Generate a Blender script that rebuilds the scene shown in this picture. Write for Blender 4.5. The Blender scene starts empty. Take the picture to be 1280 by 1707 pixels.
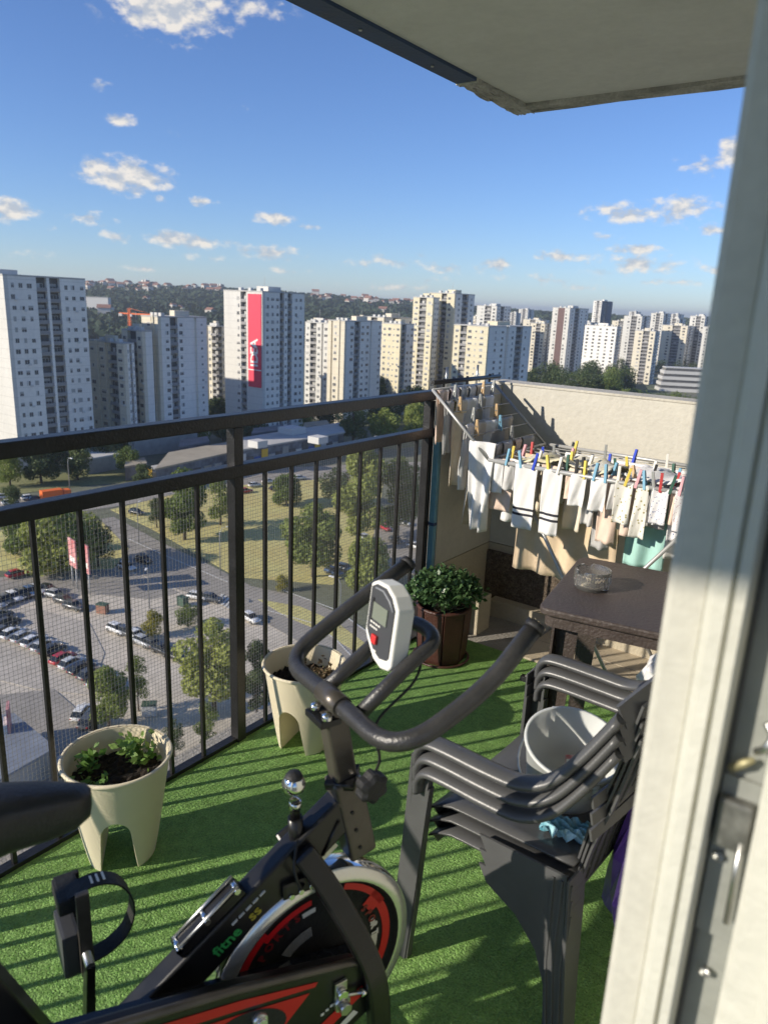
import bpy, bmesh, math, random
import numpy as np
from mathutils import Vector, Matrix
random.seed(7); RNG = np.random.default_rng(7)
SC = bpy.context.scene
COL = SC.collection
R = math.radians
# ------------------------------------------------------------------ camera
F_PX, PITCH, ROLL, YAW, CAM_H = 1240.0, R(15.6), R(2.45), R(36), 1.5
PW, PH = 1280.0, 1707.0
def cam_basis():
    fw = np.array([0, math.cos(PITCH), -math.sin(PITCH)]); u0 = np.array([0, math.sin(PITCH), math.cos(PITCH)]); r0 = np.array([1., 0, 0])
    c, s = math.cos(ROLL), math.sin(ROLL)
    r, u = c*r0 + s*u0, -s*r0 + c*u0
    cy, sy = math.cos(YAW), math.sin(YAW); Z = np.array([[cy, -sy, 0], [sy, cy, 0], [0, 0, 1]])
    return Z@r, Z@u, Z@fw
CR, CU, CF = cam_basis(); CO = np.array([0, 0, CAM_H])
cd = bpy.data.cameras.new('camera'); cam = bpy.data.objects.new('camera', cd); COL.objects.link(cam)
M = Matrix(((CR[0], CU[0], -CF[0], 0), (CR[1], CU[1], -CF[1], 0), (CR[2], CU[2], -CF[2], CAM_H), (0, 0, 0, 1)))
cam.matrix_world = M
cd.sensor_fit = 'VERTICAL'; cd.sensor_height = 24.0; cd.lens = 24.0*F_PX/PH
cd.clip_start = 0.05; cd.clip_end = 40000
cd.dof.use_dof = True; cd.dof.focus_distance = 3.0; cd.dof.aperture_fstop = 3.7
SC.camera = cam
# pixel of the survey picture -> real place
def ray(x, y):
    d = (x-PW/2)/F_PX*CR - (y-PH/2)/F_PX*CU + CF
    return d/np.linalg.norm(d)
def onz(x, y, z): d = ray(x, y); return CO + (z-CAM_H)/d[2]*d
def onx(x, y, X): d = ray(x, y); return CO + X/d[0]*d
def ony(x, y, Y): d = ray(x, y); return CO + Y/d[1]*d
def dist(x, y, D): d = ray(x, y); return CO + D/math.hypot(d[0], d[1])*d
ZG = -52.0
# ------------------------------------------------------------------ sun, sky
SUN_AZ, SUN_EL = R(31.5), math.atan(0.445)          # light travels towards +X(sin az) +Y(cos az)
ld = Vector((math.sin(SUN_AZ)*math.cos(SUN_EL), math.cos(SUN_AZ)*math.cos(SUN_EL), -math.sin(SUN_EL)))
sd = bpy.data.lights.new('sun', 'SUN'); sd.energy = 4.6; sd.angle = R(0.55); sd.color = (1.0, .91, .77)
sun = bpy.data.objects.new('sun', sd); COL.objects.link(sun); sun.rotation_euler = ld.to_track_quat('-Z', 'Y').to_euler()
SC.view_settings.view_transform = 'Standard'; SC.view_settings.look = 'None'; SC.view_settings.exposure = 0.34; SC.view_settings.gamma = 1.0
SC.view_settings.use_curve_mapping = False
try:
    SC.cycles.max_bounces = 6; SC.cycles.diffuse_bounces = 4; SC.cycles.glossy_bounces = 3; SC.cycles.transmission_bounces = 5
    SC.cycles.transparent_max_bounces = 8; SC.cycles.use_denoising = True; SC.cycles.sample_clamp_indirect = 6
except Exception: pass
CLOUDS = [  # survey pixel centre, half width, half height, weight
 (280,8,95,38,1.15),(430,14,55,16,.6),(215,294,66,26,1.2),(172,142,16,8,.6),(208,201,24,9,.95),(262,330,22,9,.7),(340,336,22,9,.95),(150,362,46,12,.65),(15,350,40,18,.8),
 (190,396,34,10,.8),(305,400,80,14,.85),(455,364,38,10,.85),(520,378,20,6,.6),(455,420,54,13,.8),(412,183,28,9,.5),(600,440,28,9,.6),(660,436,45,12,.6),(745,446,60,12,.6),(835,440,34,12,.75),
 (935,427,46,11,.85),(1060,415,44,10,.9),(1040,358,70,18,.85),(1130,346,48,20,.9),(1185,383,42,10,.7),(1200,344,14,8,.5),(1190,270,52,18,.75),(1240,250,40,22,1.1),(1195,449,24,9,.9),(1060,440,90,20,.55),
 (60,425,40,10,.35),(720,468,90,12,.35),(900,465,90,14,.4),(545,325,15,6,.3),(300,222,18,6,.3),(345,430,60,8,.35),(640,478,120,8,.4),(480,452,50,7,.45),(560,462,40,6,.4),(1110,470,60,8,.45),(980,480,50,7,.4),(240,448,50,6,.4),(700,425,20,5,.5),(1010,395,40,8,.6),(90,380,20,6,.4)]
def build_world():
    w = bpy.data.worlds.new('World'); SC.world = w; w.use_nodes = True
    w.cycles.sampling_method = 'MANUAL'; w.cycles.sample_map_resolution = 256
    nt = w.node_tree; N = nt.nodes; L = nt.links; N.clear()
    out = N.new('ShaderNodeOutputWorld'); bg = N.new('ShaderNodeBackground'); bg2 = N.new('ShaderNodeBackground'); mx = N.new('ShaderNodeMixShader')
    sky = N.new('ShaderNodeTexSky'); sky.sky_type = 'NISHITA'; sky.sun_disc = False
    sky.sun_elevation = SUN_EL; sky.sun_rotation = math.atan2(-ld.x, -ld.y); sky.altitude = 200; sky.air_density = 1.0; sky.dust_density = 0.1; sky.ozone_density = 3.0
    bg.inputs[1].default_value = 0.145
    tint = N.new('ShaderNodeMixRGB'); tint.blend_type = 'MULTIPLY'; tint.inputs[0].default_value = 1; tint.inputs[2].default_value = (.515, .615, .84, 1); L.new(sky.outputs[0], tint.inputs[1]); L.new(tint.outputs[0], bg.inputs[0])
    tc = N.new('ShaderNodeTexCoord'); gen = tc.outputs['Generated']
    def vm(op, a, b=None):
        n = N.new('ShaderNodeVectorMath'); n.operation = op
        for i, v in enumerate((a, b)):
            if v is None: continue
            if hasattr(v, 'links') or hasattr(v, 'is_linked'): L.new(v, n.inputs[i])
            else: n.inputs[i].default_value = v
        return n
    def ma(op, a, b=None, c=None, clamp=False):
        n = N.new('ShaderNodeMath'); n.operation = op; n.use_clamp = clamp
        for i, v in enumerate((a, b, c)):
            if v is None: continue
            if hasattr(v, 'is_linked'): L.new(v, n.inputs[i])
            else: n.inputs[i].default_value = v
        return n.outputs[0]
    nrm = vm('NORMALIZE', gen).outputs[0]
    sx = N.new('ShaderNodeSeparateXYZ'); L.new(nrm, sx.inputs[0])
    # puffed edges: noise on the direction, finer towards the horizon
    def noise(scale, detail, rough, off=(0, 0, 0), stretch=1.7):
        mp = N.new('ShaderNodeMapping'); L.new(nrm, mp.inputs[0]); mp.inputs['Scale'].default_value = (1, 1, stretch); mp.inputs['Location'].default_value = off
        n = N.new('ShaderNodeTexNoise'); n.inputs['Scale'].default_value = scale; n.inputs['Detail'].default_value = detail; n.inputs['Roughness'].default_value = rough
        L.new(mp.outputs[0], n.inputs['Vector']); return n.outputs[0]
    n1 = noise(50, 4.5, .55); n2 = noise(50, 3, .5, (0, 0, -.012)); n3 = noise(22, 3, .55)
    val = None
    for (x, y, hw, hh, wt) in CLOUDS:
        c = ray(x, y); rt = np.cross(c, [0, 0, 1]); rt /= np.linalg.norm(rt); up = np.cross(rt, c)
        mp = N.new('ShaderNodeMapping'); mp.vector_type = 'TEXTURE'; L.new(nrm, mp.inputs[0])
        mp.inputs['Location'].default_value = tuple(c); mp.inputs['Scale'].default_value = (hw*1.3/F_PX, hh*1.3/F_PX, 1)
        mp.inputs['Rotation'].default_value = Matrix(((rt[0], up[0], c[0]), (rt[1], up[1], c[1]), (rt[2], up[2], c[2]))).to_euler()
        v = ma('MULTIPLY_ADD', vm('LENGTH', mp.outputs[0]).outputs['Value'], -wt, wt)
        val = v if val is None else ma('MAXIMUM', val, v)
    # the same sort of scattered cloud over the rest of the sky
    pl = N.new('ShaderNodeCombineXYZ'); zz = ma('MAXIMUM', ma('ADD', sx.outputs[2], .06), .02)
    L.new(ma('DIVIDE', sx.outputs[0], zz), pl.inputs[0]); L.new(ma('DIVIDE', sx.outputs[1], zz), pl.inputs[1])
    nb = N.new('ShaderNodeTexNoise'); nb.inputs['Scale'].default_value = .55; nb.inputs['Detail'].default_value = 3; L.new(pl.outputs[0], nb.inputs['Vector'])
    infront = ma('GREATER_THAN', vm('DOT_PRODUCT', nrm, tuple(CF)).outputs['Value'], .62)
    rest = ma('MULTIPLY', ma('MULTIPLY_ADD', nb.outputs[0], 6.0, -3.75), ma('SUBTRACT', 1.0, infront))
    val = ma('MAXIMUM', val, ma('MINIMUM', rest, .7))
    dens = ma('MULTIPLY_ADD', ma('SUBTRACT', n1, .5), 2.6, ma('MULTIPLY_ADD', val, 1.5, -.30))
    dens = ma('ADD', dens, ma('MULTIPLY', ma('SUBTRACT', n3, .5), 1.5))
    mask = ma('GREATER_THAN', val, 0.02)
    sm = N.new('ShaderNodeMapRange'); sm.interpolation_type = 'SMOOTHSTEP'; sm.inputs[1].default_value = -.05; sm.inputs[2].default_value = .95; L.new(dens, sm.inputs[0])
    edge = N.new('ShaderNodeMapRange'); edge.interpolation_type = 'SMOOTHSTEP'; edge.inputs[1].default_value = 0.0; edge.inputs[2].default_value = .3; L.new(val, edge.inputs[0])
    fac = ma('MULTIPLY', sm.outputs[0], edge.outputs[0]); fac = ma('MULTIPLY', fac, .9)
    up_ = ma('GREATER_THAN', sx.outputs[2], 0.0); fac = ma('MULTIPLY', fac, up_)
    # body shade from relief of the puffs
    sh = N.new('ShaderNodeMapRange'); sh.inputs[1].default_value = -.1; sh.inputs[2].default_value = .14; L.new(ma('SUBTRACT', n1, n2), sh.inputs[0])
    cr = N.new('ShaderNodeMixRGB'); cr.inputs[1].default_value = (.56, .60, .66, 1); cr.inputs[2].default_value = (1.0, .93, .83, 1); L.new(sh.outputs[0], cr.inputs[0])
    L.new(cr.outputs[0], bg2.inputs[0]); bg2.inputs[1].default_value = .76
    L.new(fac, mx.inputs[0]); L.new(bg.outputs[0], mx.inputs[1]); L.new(bg2.outputs[0], mx.inputs[2]); L.new(mx.outputs[0], out.inputs[0])
build_world()
# ------------------------------------------------------------------ materials
MATS = {}
def mat(name, col, rough=.6, metal=0.0, var=.12, vscale=6.0, bump=0.0, bscale=60.0, fine=0.0, fscale=90.0, col2=None, spec=.5, coat=0.0, trans=0.0, alpha=None, emit=None, sub=0.0, streak=0.0):
    if name in MATS: return MATS[name]
    m = bpy.data.materials.new(name); m.use_nodes = True; nt = m.node_tree; N = nt.nodes; L = nt.links
    b = N['Principled BSDF']; b.inputs['Roughness'].default_value = rough; b.inputs['Metallic'].default_value = metal
    b.inputs['Specular IOR Level'].default_value = spec; b.inputs['Coat Weight'].default_value = coat; b.inputs['Transmission Weight'].default_value = trans
    if emit: b.inputs['Emission Color'].default_value = (*emit[:3], 1); b.inputs['Emission Strength'].default_value = emit[3]
    tc = N.new('ShaderNodeTexCoord')
    n = N.new('ShaderNodeTexNoise'); n.inputs['Scale'].default_value = vscale; n.inputs['Detail'].default_value = 5; n.inputs['Roughness'].default_value = .6
    if streak:
        mp = N.new('ShaderNodeMapping'); mp.inputs['Scale'].default_value = (1, 1, streak); L.new(tc.outputs['Object'], mp.inputs[0]); L.new(mp.outputs[0], n.inputs['Vector'])
    else: L.new(tc.outputs['Object'], n.inputs['Vector'])
    rp = N.new('ShaderNodeValToRGB'); rp.color_ramp.elements[0].position = .3; rp.color_ramp.elements[1].position = .7
    c1 = tuple(max(0, c*(1-var)) for c in col); c2 = col2 if col2 else tuple(min(1, c*(1+var)) for c in col)
    rp.color_ramp.elements[0].color = (*c1, 1); rp.color_ramp.elements[1].color = (*c2, 1); L.new(n.outputs[0], rp.inputs[0])
    cur = rp.outputs[0]
    if fine:
        f = N.new('ShaderNodeTexNoise'); f.inputs['Scale'].default_value = fscale; f.inputs['Detail'].default_value = 3; L.new(tc.outputs['Object'], f.inputs['Vector'])
        mr = N.new('ShaderNodeMapRange'); mr.inputs[1].default_value = .3; mr.inputs[2].default_value = .7; mr.inputs[3].default_value = 1-fine; mr.inputs[4].default_value = 1+fine; L.new(f.outputs[0], mr.inputs[0])
        mm = N.new('ShaderNodeVectorMath'); mm.operation = 'SCALE'; L.new(cur, mm.inputs[0]); L.new(mr.outputs[0], mm.inputs['Scale']); cur = mm.outputs[0]
    L.new(cur, b.inputs['Base Color'])
    if bump:
        f2 = N.new('ShaderNodeTexNoise'); f2.inputs['Scale'].default_value = bscale; f2.inputs['Detail'].default_value = 4; L.new(tc.outputs['Object'], f2.inputs['Vector'])
        bp = N.new('ShaderNodeBump'); bp.inputs['Strength'].default_value = bump; bp.inputs['Distance'].default_value = .01; L.new(f2.outputs[0], bp.inputs['Height']); L.new(bp.outputs[0], b.inputs['Normal'])
    # wear in the gloss
    if rough < .55 and trans == 0:
        rr = N.new('ShaderNodeMapRange'); rr.inputs[3].default_value = max(.03, rough*.8); rr.inputs[4].default_value = min(1, rough*1.35); L.new(n.outputs[0], rr.inputs[0]); L.new(rr.outputs[0], b.inputs['Roughness'])
    MATS[name] = m; return m
def leafmat(name, c, c2, rough=.55, trans=.25, sc=.35):
    if name in MATS: return MATS[name]
    m = bpy.data.materials.new(name); m.use_nodes = True; nt = m.node_tree; N = nt.nodes; L = nt.links
    b = N['Principled BSDF']; b.inputs['Roughness'].default_value = rough; b.inputs['Specular IOR Level'].default_value = .3
    tc = N.new('ShaderNodeTexCoord'); n = N.new('ShaderNodeTexNoise'); n.inputs['Scale'].default_value = sc; n.inputs['Detail'].default_value = 4; L.new(tc.outputs['Object'], n.inputs['Vector'])
    oi = N.new('ShaderNodeObjectInfo'); ad = N.new('ShaderNodeMath'); ad.operation = 'MULTIPLY_ADD'; L.new(oi.outputs['Random'], ad.inputs[0]); ad.inputs[1].default_value = .35; ad.inputs[2].default_value = -.17
    s = N.new('ShaderNodeMath'); L.new(n.outputs[0], s.inputs[0]); L.new(ad.outputs[0], s.inputs[1])
    rp = N.new('ShaderNodeValToRGB'); rp.color_ramp.elements[0].position = .32; rp.color_ramp.elements[1].position = .68
    rp.color_ramp.elements[0].color = (*c, 1); rp.color_ramp.elements[1].color = (*c2, 1); L.new(s.outputs[0], rp.inputs[0]); L.new(rp.outputs[0], b.inputs['Base Color'])
    tr = N.new('ShaderNodeBsdfTranslucent'); L.new(rp.outputs[0], tr.inputs[0]); mx = N.new('ShaderNodeMixShader'); mx.inputs[0].default_value = trans
    L.new(b.outputs[0], mx.inputs[1]); L.new(tr.outputs[0], mx.inputs[2]); L.new(mx.outputs[0], N['Material Output'].inputs[0])
    MATS[name] = m; return m
# ------------------------------------------------------------------ mesh helpers
class MB:
    def __init__(s): s.v = []; s.f = []; s.m = []; s.sm = []
    def add(s, vs, fs, mi=0, smooth=False):
        o = len(s.v); s.v += [tuple(map(float, p)) for p in vs]; s.f += [tuple(i+o for i in f) for f in fs]; s.m += [mi]*len(fs); s.sm += [smooth]*len(fs); return s
    def box(s, a, b, mi=0):
        (x0, y0, z0), (x1, y1, z1) = a, b
        x0, x1 = min(x0, x1), max(x0, x1); y0, y1 = min(y0, y1), max(y0, y1); z0, z1 = min(z0, z1), max(z0, z1)
        return s.add([(x0,y0,z0),(x1,y0,z0),(x1,y1,z0),(x0,y1,z0),(x0,y0,z1),(x1,y0,z1),(x1,y1,z1),(x0,y1,z1)],
                     [(0,3,2,1),(4,5,6,7),(0,1,5,4),(1,2,6,5),(2,3,7,6),(3,0,4,7)], mi)
    def bev(s, a, b, c=.004, mi=0):
        # box with chamfered edges
        (x0, y0, z0), (x1, y1, z1) = a, b
        bm = bmesh.new(); bmesh.ops.create_cube(bm, size=1)
        for v in bm.verts: v.co = Vector(((x0+x1)/2+v.co.x*(x1-x0), (y0+y1)/2+v.co.y*(y1-y0), (z0+z1)/2+v.co.z*(z1-z0)))
        bmesh.ops.bevel(bm, geom=list(bm.edges), offset=c, segments=2, affect='EDGES', profile=.7)
        bm.verts.index_update(); s.add([v.co[:] for v in bm.verts], [[v.index for v in f.verts] for f in bm.faces], mi); bm.free(); return s
    def prism(s, poly, z0, z1, mi=0, ax='z'):
        n = len(poly)
        def P(p, z): return (p[0], p[1], z) if ax == 'z' else ((z, p[0], p[1]) if ax == 'x' else (p[0], z, p[1]))
        vs = [P(p, z0) for p in poly]+[P(p, z1) for p in poly]
        return s.add(vs, [tuple(range(n))[::-1], tuple(range(n, 2*n))]+[(i, (i+1) % n, n+(i+1) % n, n+i) for i in range(n)], mi)
    def beam(s, p, q, w, h, mi=0, up=(0, 0, 1), taper=1.0, w2=None, h2=None):
        p, q = Vector(p), Vector(q); d = (q-p).normalized(); u = Vector(up)
        if abs(d.dot(u)) > .98: u = Vector((0, 1, 0))
        r = d.cross(u).normalized(); u = r.cross(d)
        w2 = w*taper if w2 is None else w2; h2 = h*taper if h2 is None else h2
        vs = []
        for c, a, b in ((p, w, h), (q, w2, h2)):
            for sx, sy in ((-1, -1), (1, -1), (1, 1), (-1, 1)): vs.append(c+r*sx*a/2+u*sy*b/2)
        return s.add(vs, [(0,1,2,3),(7,6,5,4),(0,4,5,1),(1,5,6,2),(2,6,7,3),(3,7,4,0)], mi)
    def tube(s, pts, r, n=10, mi=0, cap=True, closed=False, flat=None):
        pts = [Vector(p) for p in pts]; k = len(pts); rs = r if isinstance(r, (list, tuple)) else [r]*k
        prev = None; rings = []
        for i, p in enumerate(pts):
            a = pts[(i-1) % k] if (closed or i > 0) else p; b = pts[(i+1) % k] if (closed or i < k-1) else p
            d = (b-a).normalized()
            if prev is None:
                u = Vector((0, 0, 1)) if abs(d.z) < .9 else Vector((1, 0, 0)); u = (u-d*u.dot(d)).normalized()
            else: u = (prev-d*prev.dot(d)).normalized()
            prev = u; w = d.cross(u); fa, fb = flat or (1, 1)
            rings.append([p+(u*math.cos(t)*fa+w*math.sin(t)*fb)*rs[i] for t in [2*math.pi*j/n for j in range(n)]])
        vs = [v for rg in rings for v in rg]; fs = []
        for i in range(k-1 if not closed else k):
            i2 = (i+1) % k
            for j in range(n): fs.append((i*n+j, i*n+(j+1) % n, i2*n+(j+1) % n, i2*n+j))
        s.add(vs, fs, mi, True)
        if cap and not closed:
            o = len(s.v)-len(vs); s.f += [tuple(o+j for j in range(n))[::-1], tuple(o+(k-1)*n+j for j in range(n))]; s.m += [mi]*2; s.sm += [False]*2
        return s
    def lathe(s, prof, n=24, c=(0, 0, 0), mi=0, smooth=True, sx=1, sy=1, a0=0, a1=2*math.pi):
        full = abs(a1-a0-2*math.pi) < 1e-6; nn = n if full else n+1
        vs = [(c[0]+r*math.cos(a0+(a1-a0)*j/n)*sx, c[1]+r*math.sin(a0+(a1-a0)*j/n)*sy, c[2]+z) for (r, z) in prof for j in range(nn)]
        fs = []
        for i in range(len(prof)-1):
            for j in range(n if full else n):
                j2 = (j+1) % nn if full else j+1
                fs.append((i*nn+j, i*nn+j2, (i+1)*nn+j2, (i+1)*nn+j))
        return s.add(vs, fs, mi, smooth)
    def ribbon(s, pts, ws, th, side, mi=0, smooth=True):
        """band swept along pts; width ws along 'side' vectors (list or single), thickness th"""
        pts = [Vector(p) for p in pts]; k = len(pts); vs = []
        for i, p in enumerate(pts):
            d = (pts[min(i+1, k-1)]-pts[max(i-1, 0)]).normalized(); sv = Vector(side[i] if isinstance(side, list) else side); sv = (sv-d*sv.dot(d)).normalized(); nn = d.cross(sv)
            w = ws[i] if isinstance(ws, (list, tuple)) else ws
            for a, b in ((-1, -1), (1, -1), (1, 1), (-1, 1)): vs.append(p+sv*a*w/2+nn*b*th/2)
        fs = [(0,1,2,3), tuple((k-1)*4+j for j in (3,2,1,0))]
        for i in range(k-1):
            for j in range(4): fs.append((i*4+j, (i+1)*4+j, (i+1)*4+(j+1) % 4, i*4+(j+1) % 4))
        return s.add(vs, fs, mi, False)
    def build(s, name, mats, parent=None, world=False, smooth_angle=None):
        me = bpy.data.meshes.new(name); vs = s.v
        if world and parent is not None:
            inv = Matrix.LocRotScale(parent.location, parent.rotation_euler.to_quaternion(), parent.scale).inverted(); vs = [inv@Vector(v) for v in vs]
        me.from_pydata([tuple(v) for v in vs], [], s.f)
        for m in (mats if isinstance(mats, (list, tuple)) else [mats]): me.materials.append(m)
        me.polygons.foreach_set('material_index', s.m); me.polygons.foreach_set('use_smooth', s.sm)
        bm = bmesh.new(); bm.from_mesh(me); bmesh.ops.recalc_face_normals(bm, faces=bm.faces); bm.to_mesh(me); bm.free()
        me.update(); o = bpy.data.objects.new(name, me); COL.objects.link(o)
        if parent is not None: o.parent = parent
        return o
def quads_mesh(name, V, mats, parent=None, mi=None, tri=False):
    """V: (n,4,3) or (n,3,3) array"""
    n, k, _ = V.shape; me = bpy.data.meshes.new(name); me.vertices.add(n*k); me.vertices.foreach_set('co', V.reshape(-1).astype(np.float32))
    me.loops.add(n*k); me.loops.foreach_set('vertex_index', np.arange(n*k, dtype=np.int32)); me.polygons.add(n)
    me.polygons.foreach_set('loop_start', np.arange(0, n*k, k, dtype=np.int32)); me.polygons.foreach_set('loop_total', np.full(n, k, dtype=np.int32))
    for m in (mats if isinstance(mats, (list, tuple)) else [mats]): me.materials.append(m)
    if mi is not None: me.polygons.foreach_set('material_index', mi.astype(np.int32))
    me.update(calc_edges=True); me.validate()
    o = bpy.data.objects.new(name, me); COL.objects.link(o)
    if parent is not None: o.parent = parent
    return o
def tag(o, label=None, cat=None, group=None, kind=None):
    if label: o['label'] = label
    if cat: o['category'] = cat
    if group: o['group'] = group
    if kind: o['kind'] = kind
    return o
def empty(name, loc=(0, 0, 0), rz=0.0, label=None, cat=None, group=None):
    o = bpy.data.objects.new(name, None); COL.objects.link(o); o.location = loc; o.rotation_euler = (0, 0, rz); o.empty_display_size = .1
    return tag(o, label, cat, group)
def inst(name, me, parent=None, loc=(0, 0, 0), rot=(0, 0, 0), sc=(1, 1, 1)):
    o = bpy.data.objects.new(name, me); COL.objects.link(o); o.location = loc; o.rotation_euler = rot; o.scale = sc
    if parent is not None: o.parent = parent
    return o
def copy_tree(o, parent=None):
    c = o.copy(); COL.objects.link(c); c.parent = parent
    for ch in list(o.children): copy_tree(ch, c)
    return c
def spline(pts, n=8):
    """Catmull-Rom through pts"""
    P = [Vector(p) for p in pts]; P = [P[0]*2-P[1]]+P+[P[-1]*2-P[-2]]; out = []
    for i in range(1, len(P)-2):
        for j in range(n):
            t = j/n; a, b, c, d = P[i-1:i+3]
            out.append(.5*((2*b)+(c-a)*t+(2*a-5*b+4*c-d)*t*t+(3*b-a-3*c+d)*t**3))
    return out+[P[-2]]
TEXTS = {}
def text_mesh(txt, size, name, m, parent=None, extrude=.0006, bold=0.0):
    cu = bpy.data.curves.new(name, 'FONT'); cu.body = txt; cu.size = size; cu.extrude = extrude; cu.offset = bold; cu.align_x = 'CENTER'; cu.align_y = 'CENTER'; cu.resolution_u = 2
    o = bpy.data.objects.new(name, cu); COL.objects.link(o); dg = bpy.context.evaluated_depsgraph_get(); me = bpy.data.meshes.new_from_object(o.evaluated_get(dg))
    bpy.data.objects.remove(o); bpy.data.curves.remove(cu); me.materials.clear(); me.materials.append(m)
    o = bpy.data.objects.new(name, me); COL.objects.link(o)
    if parent is not None: o.parent = parent
    return o
# ================================================================== the balcony itself
m_conc = mat('rough_concrete', (.30,.28,.25), .9, var=.25, vscale=5, bump=.5, bscale=70, fine=.12)
m_plaster = mat('cream_wall_plaster', (.52,.495,.43), .85, var=.05, vscale=3, bump=.30, bscale=55, fine=.04, fscale=40)
m_plaster_lo = mat('lower_wall_plaster', (.50,.44,.33), .88, var=.10, vscale=4, bump=.5, bscale=60, fine=.06)
m_ceil = mat('ceiling_paint', (.74,.73,.68), .9, var=.07, vscale=2.2, bump=.35, bscale=45, fine=.03, fscale=30)
m_pebble = mat('pebble_dash', (.13,.10,.075), .85, var=.5, vscale=55, bump=1.0, bscale=95, fine=.5, fscale=120)
m_tile = mat('beige_floor_tile', (.52,.44,.32), .6, var=.08, vscale=9, bump=.12, bscale=80, fine=.04)
m_rail = mat('dark_brown_rail_paint', (.014,.0135,.014), .36, var=.3, vscale=14, bump=.2, bscale=120, fine=.15)
m_railtop = m_rail
m_blue = mat('light_blue_paint', (.16,.34,.45), .5, var=.15, vscale=20, bump=.15)
m_navy = mat('navy_metal_flashing', (.038,.070,.155), .5, var=.25, vscale=8, bump=.15)
m_wire = mat('galvanised_wire', (.26,.255,.24), .5, metal=.3, var=.1)
m_white = mat('white_door_paint', (.56,.55,.475), .45, var=.05, vscale=5, bump=.25, bscale=60, fine=.03, fscale=35)
m_whiteold = mat('flaking_white_paint', (.53,.515,.445), .6, var=.05, vscale=5, bump=.10, bscale=220, fine=.05, fscale=90)
m_gap = mat('rebate_shade_grey', (.24,.25,.23), .6, var=.12, vscale=10, bump=.2)  # this grey holds the shade of the recessed rebate in its colour
m_steel = mat('bright_steel', (.55,.55,.53), .3, metal=1, var=.2, vscale=25)
m_brass = mat('old_brass', (.42,.38,.22), .5, metal=.6, var=.3, vscale=60)
XR = -1.74; YC = 3.27; ZC = 2.34; YS = -1.44
# floor slab
floor = MB().box((-1.84, YS, -.22), (1.2, 3.42, -.012)).build('floor', m_conc); tag(floor, kind='structure')
# beige tiles at the far end, each its own piece
tl = MB().bev((-.124, -.124, 0), (.124, .124, .010), .002).build('floor_tile', m_tile, floor); tme = tl.data
k = 0
for i in range(5):
    for j in range(2):
        x = -1.165+i*.252; y = 2.935+j*.206
        if k == 0: tl.location = (x, y, -.004); tl.scale = (1, .81, 1.6)
        else: inst('floor_tile', tme, floor, (x, y, -.004), (0, 0, 0), (1, .81, 1.6))
        k += 1
# green turf carpet
m_turf = mat('turf_backing', (.21,.365,.10), .95, var=.25, vscale=30, bump=.8, bscale=160, fine=.35, fscale=200)
tpoly = [(-1.755, YS+.02), (-.14, YS+.02), (-.14, 2.82), (-1.48, 2.83), (-1.755, 2.83)]
turf = MB().prism(tpoly, -.010, .006).build('turf_carpet', m_turf); tag(turf, 'bright green artificial turf carpet covering the balcony floor', 'carpet')
def blades(n, x0, x1, y0, y1, name):
    # short plastic blades, thicker towards the viewer
    P = np.empty((0, 2))
    p = np.c_[RNG.uniform(x0, x1, n), RNG.uniform(y0, y1, n)]
    n = len(p)
    a = RNG.uniform(0, 2*math.pi, n); w = RNG.uniform(.0012, .0022, n); h = RNG.uniform(.0008, .0042, n); lean = RNG.normal(0, .010, (n, 2))+np.array([.003, -.004])
    V = np.zeros((n, 3, 3)); V[:, 0, :2] = p-np.c_[np.cos(a), np.sin(a)]*w[:, None]; V[:, 1, :2] = p+np.c_[np.cos(a), np.sin(a)]*w[:, None]; V[:, 2, :2] = p+lean
    V[:, :2, 2] = .005; V[:, 2, 2] = .005+h
    o = quads_mesh(name, V, [MATS['turf_a'], MATS['turf_b'], MATS['turf_c']], turf, RNG.choice(3, n, p=[.52, .38, .10])); tag(o, kind='stuff'); return o
leafmat('turf_a', (.24,.44,.11), (.29,.49,.135), .5, .25, 8); leafmat('turf_b', (.18,.365,.085), (.225,.42,.105), .5, .25, 8); leafmat('turf_c', (.32,.50,.155), (.37,.54,.19), .5, .2, 8)
blades(260000, -1.75, -.15, .55, 2.82, 'turf_pile')
# ------------------------------------------------ parapets
m_cap = mat('parapet_cap', (.50,.47,.40), .85, var=.15, vscale=6, bump=.4)
pf = empty('front_parapet', (-.9, 3.335, 0), 0, 'cream plastered parapet wall across the far end of the balcony', 'wall')
b = MB(); b.box((-1.768, YC, .352), (1.2, 3.40, 1.15)); b.build('wall_face', m_plaster, pf, True)
MB().box((-1.766, YC+.004, .0), (1.2, 3.398, .346)).build('wall_base', m_plaster_lo, pf, True)
MB().box((-1.70, YC-.018, .005), (-.14, YC+.002, .31)).build('pebble_panel', m_pebble, pf, True)
b = MB(); b.box((-1.63, 3.19, -.012), (-.14, YC-.001, .075)); b.build('ledge', m_plaster_lo, pf, True)
MB().bev((-1.66, 2.93, -.012), (-1.55, 3.05, .17), .006).build('corner_pier', m_plaster_lo, pf, True)
MB().bev((-1.770, YC-.004, 1.1505), (1.2, 3.404, 1.162), .004).build('wall_cap', m_cap, pf, True)
ps = empty('side_parapet', (-1.79, 3.0, 0), 0, 'shaded end wall joining the railing to the far parapet', 'wall')
MB().box((-1.768, 2.752, .352), (-1.70, YC-.002, 1.148)).build('wall_face', m_plaster, ps, True)
MB().box((-1.766, 2.754, 0), (-1.702, YC-.002, .346)).build('wall_base', m_plaster_lo, ps, True)
hr = empty('parapet_handrail', (-1.78, 3.0, 1.15), 0, 'thin steel handrail on short stubs above the end wall', 'handrail')
MB().tube([(-1.735, 2.70, 1.186), (-1.735, 3.30, 1.184)], .010, 8).build('handrail_bar', m_rail, hr, True)
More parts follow.
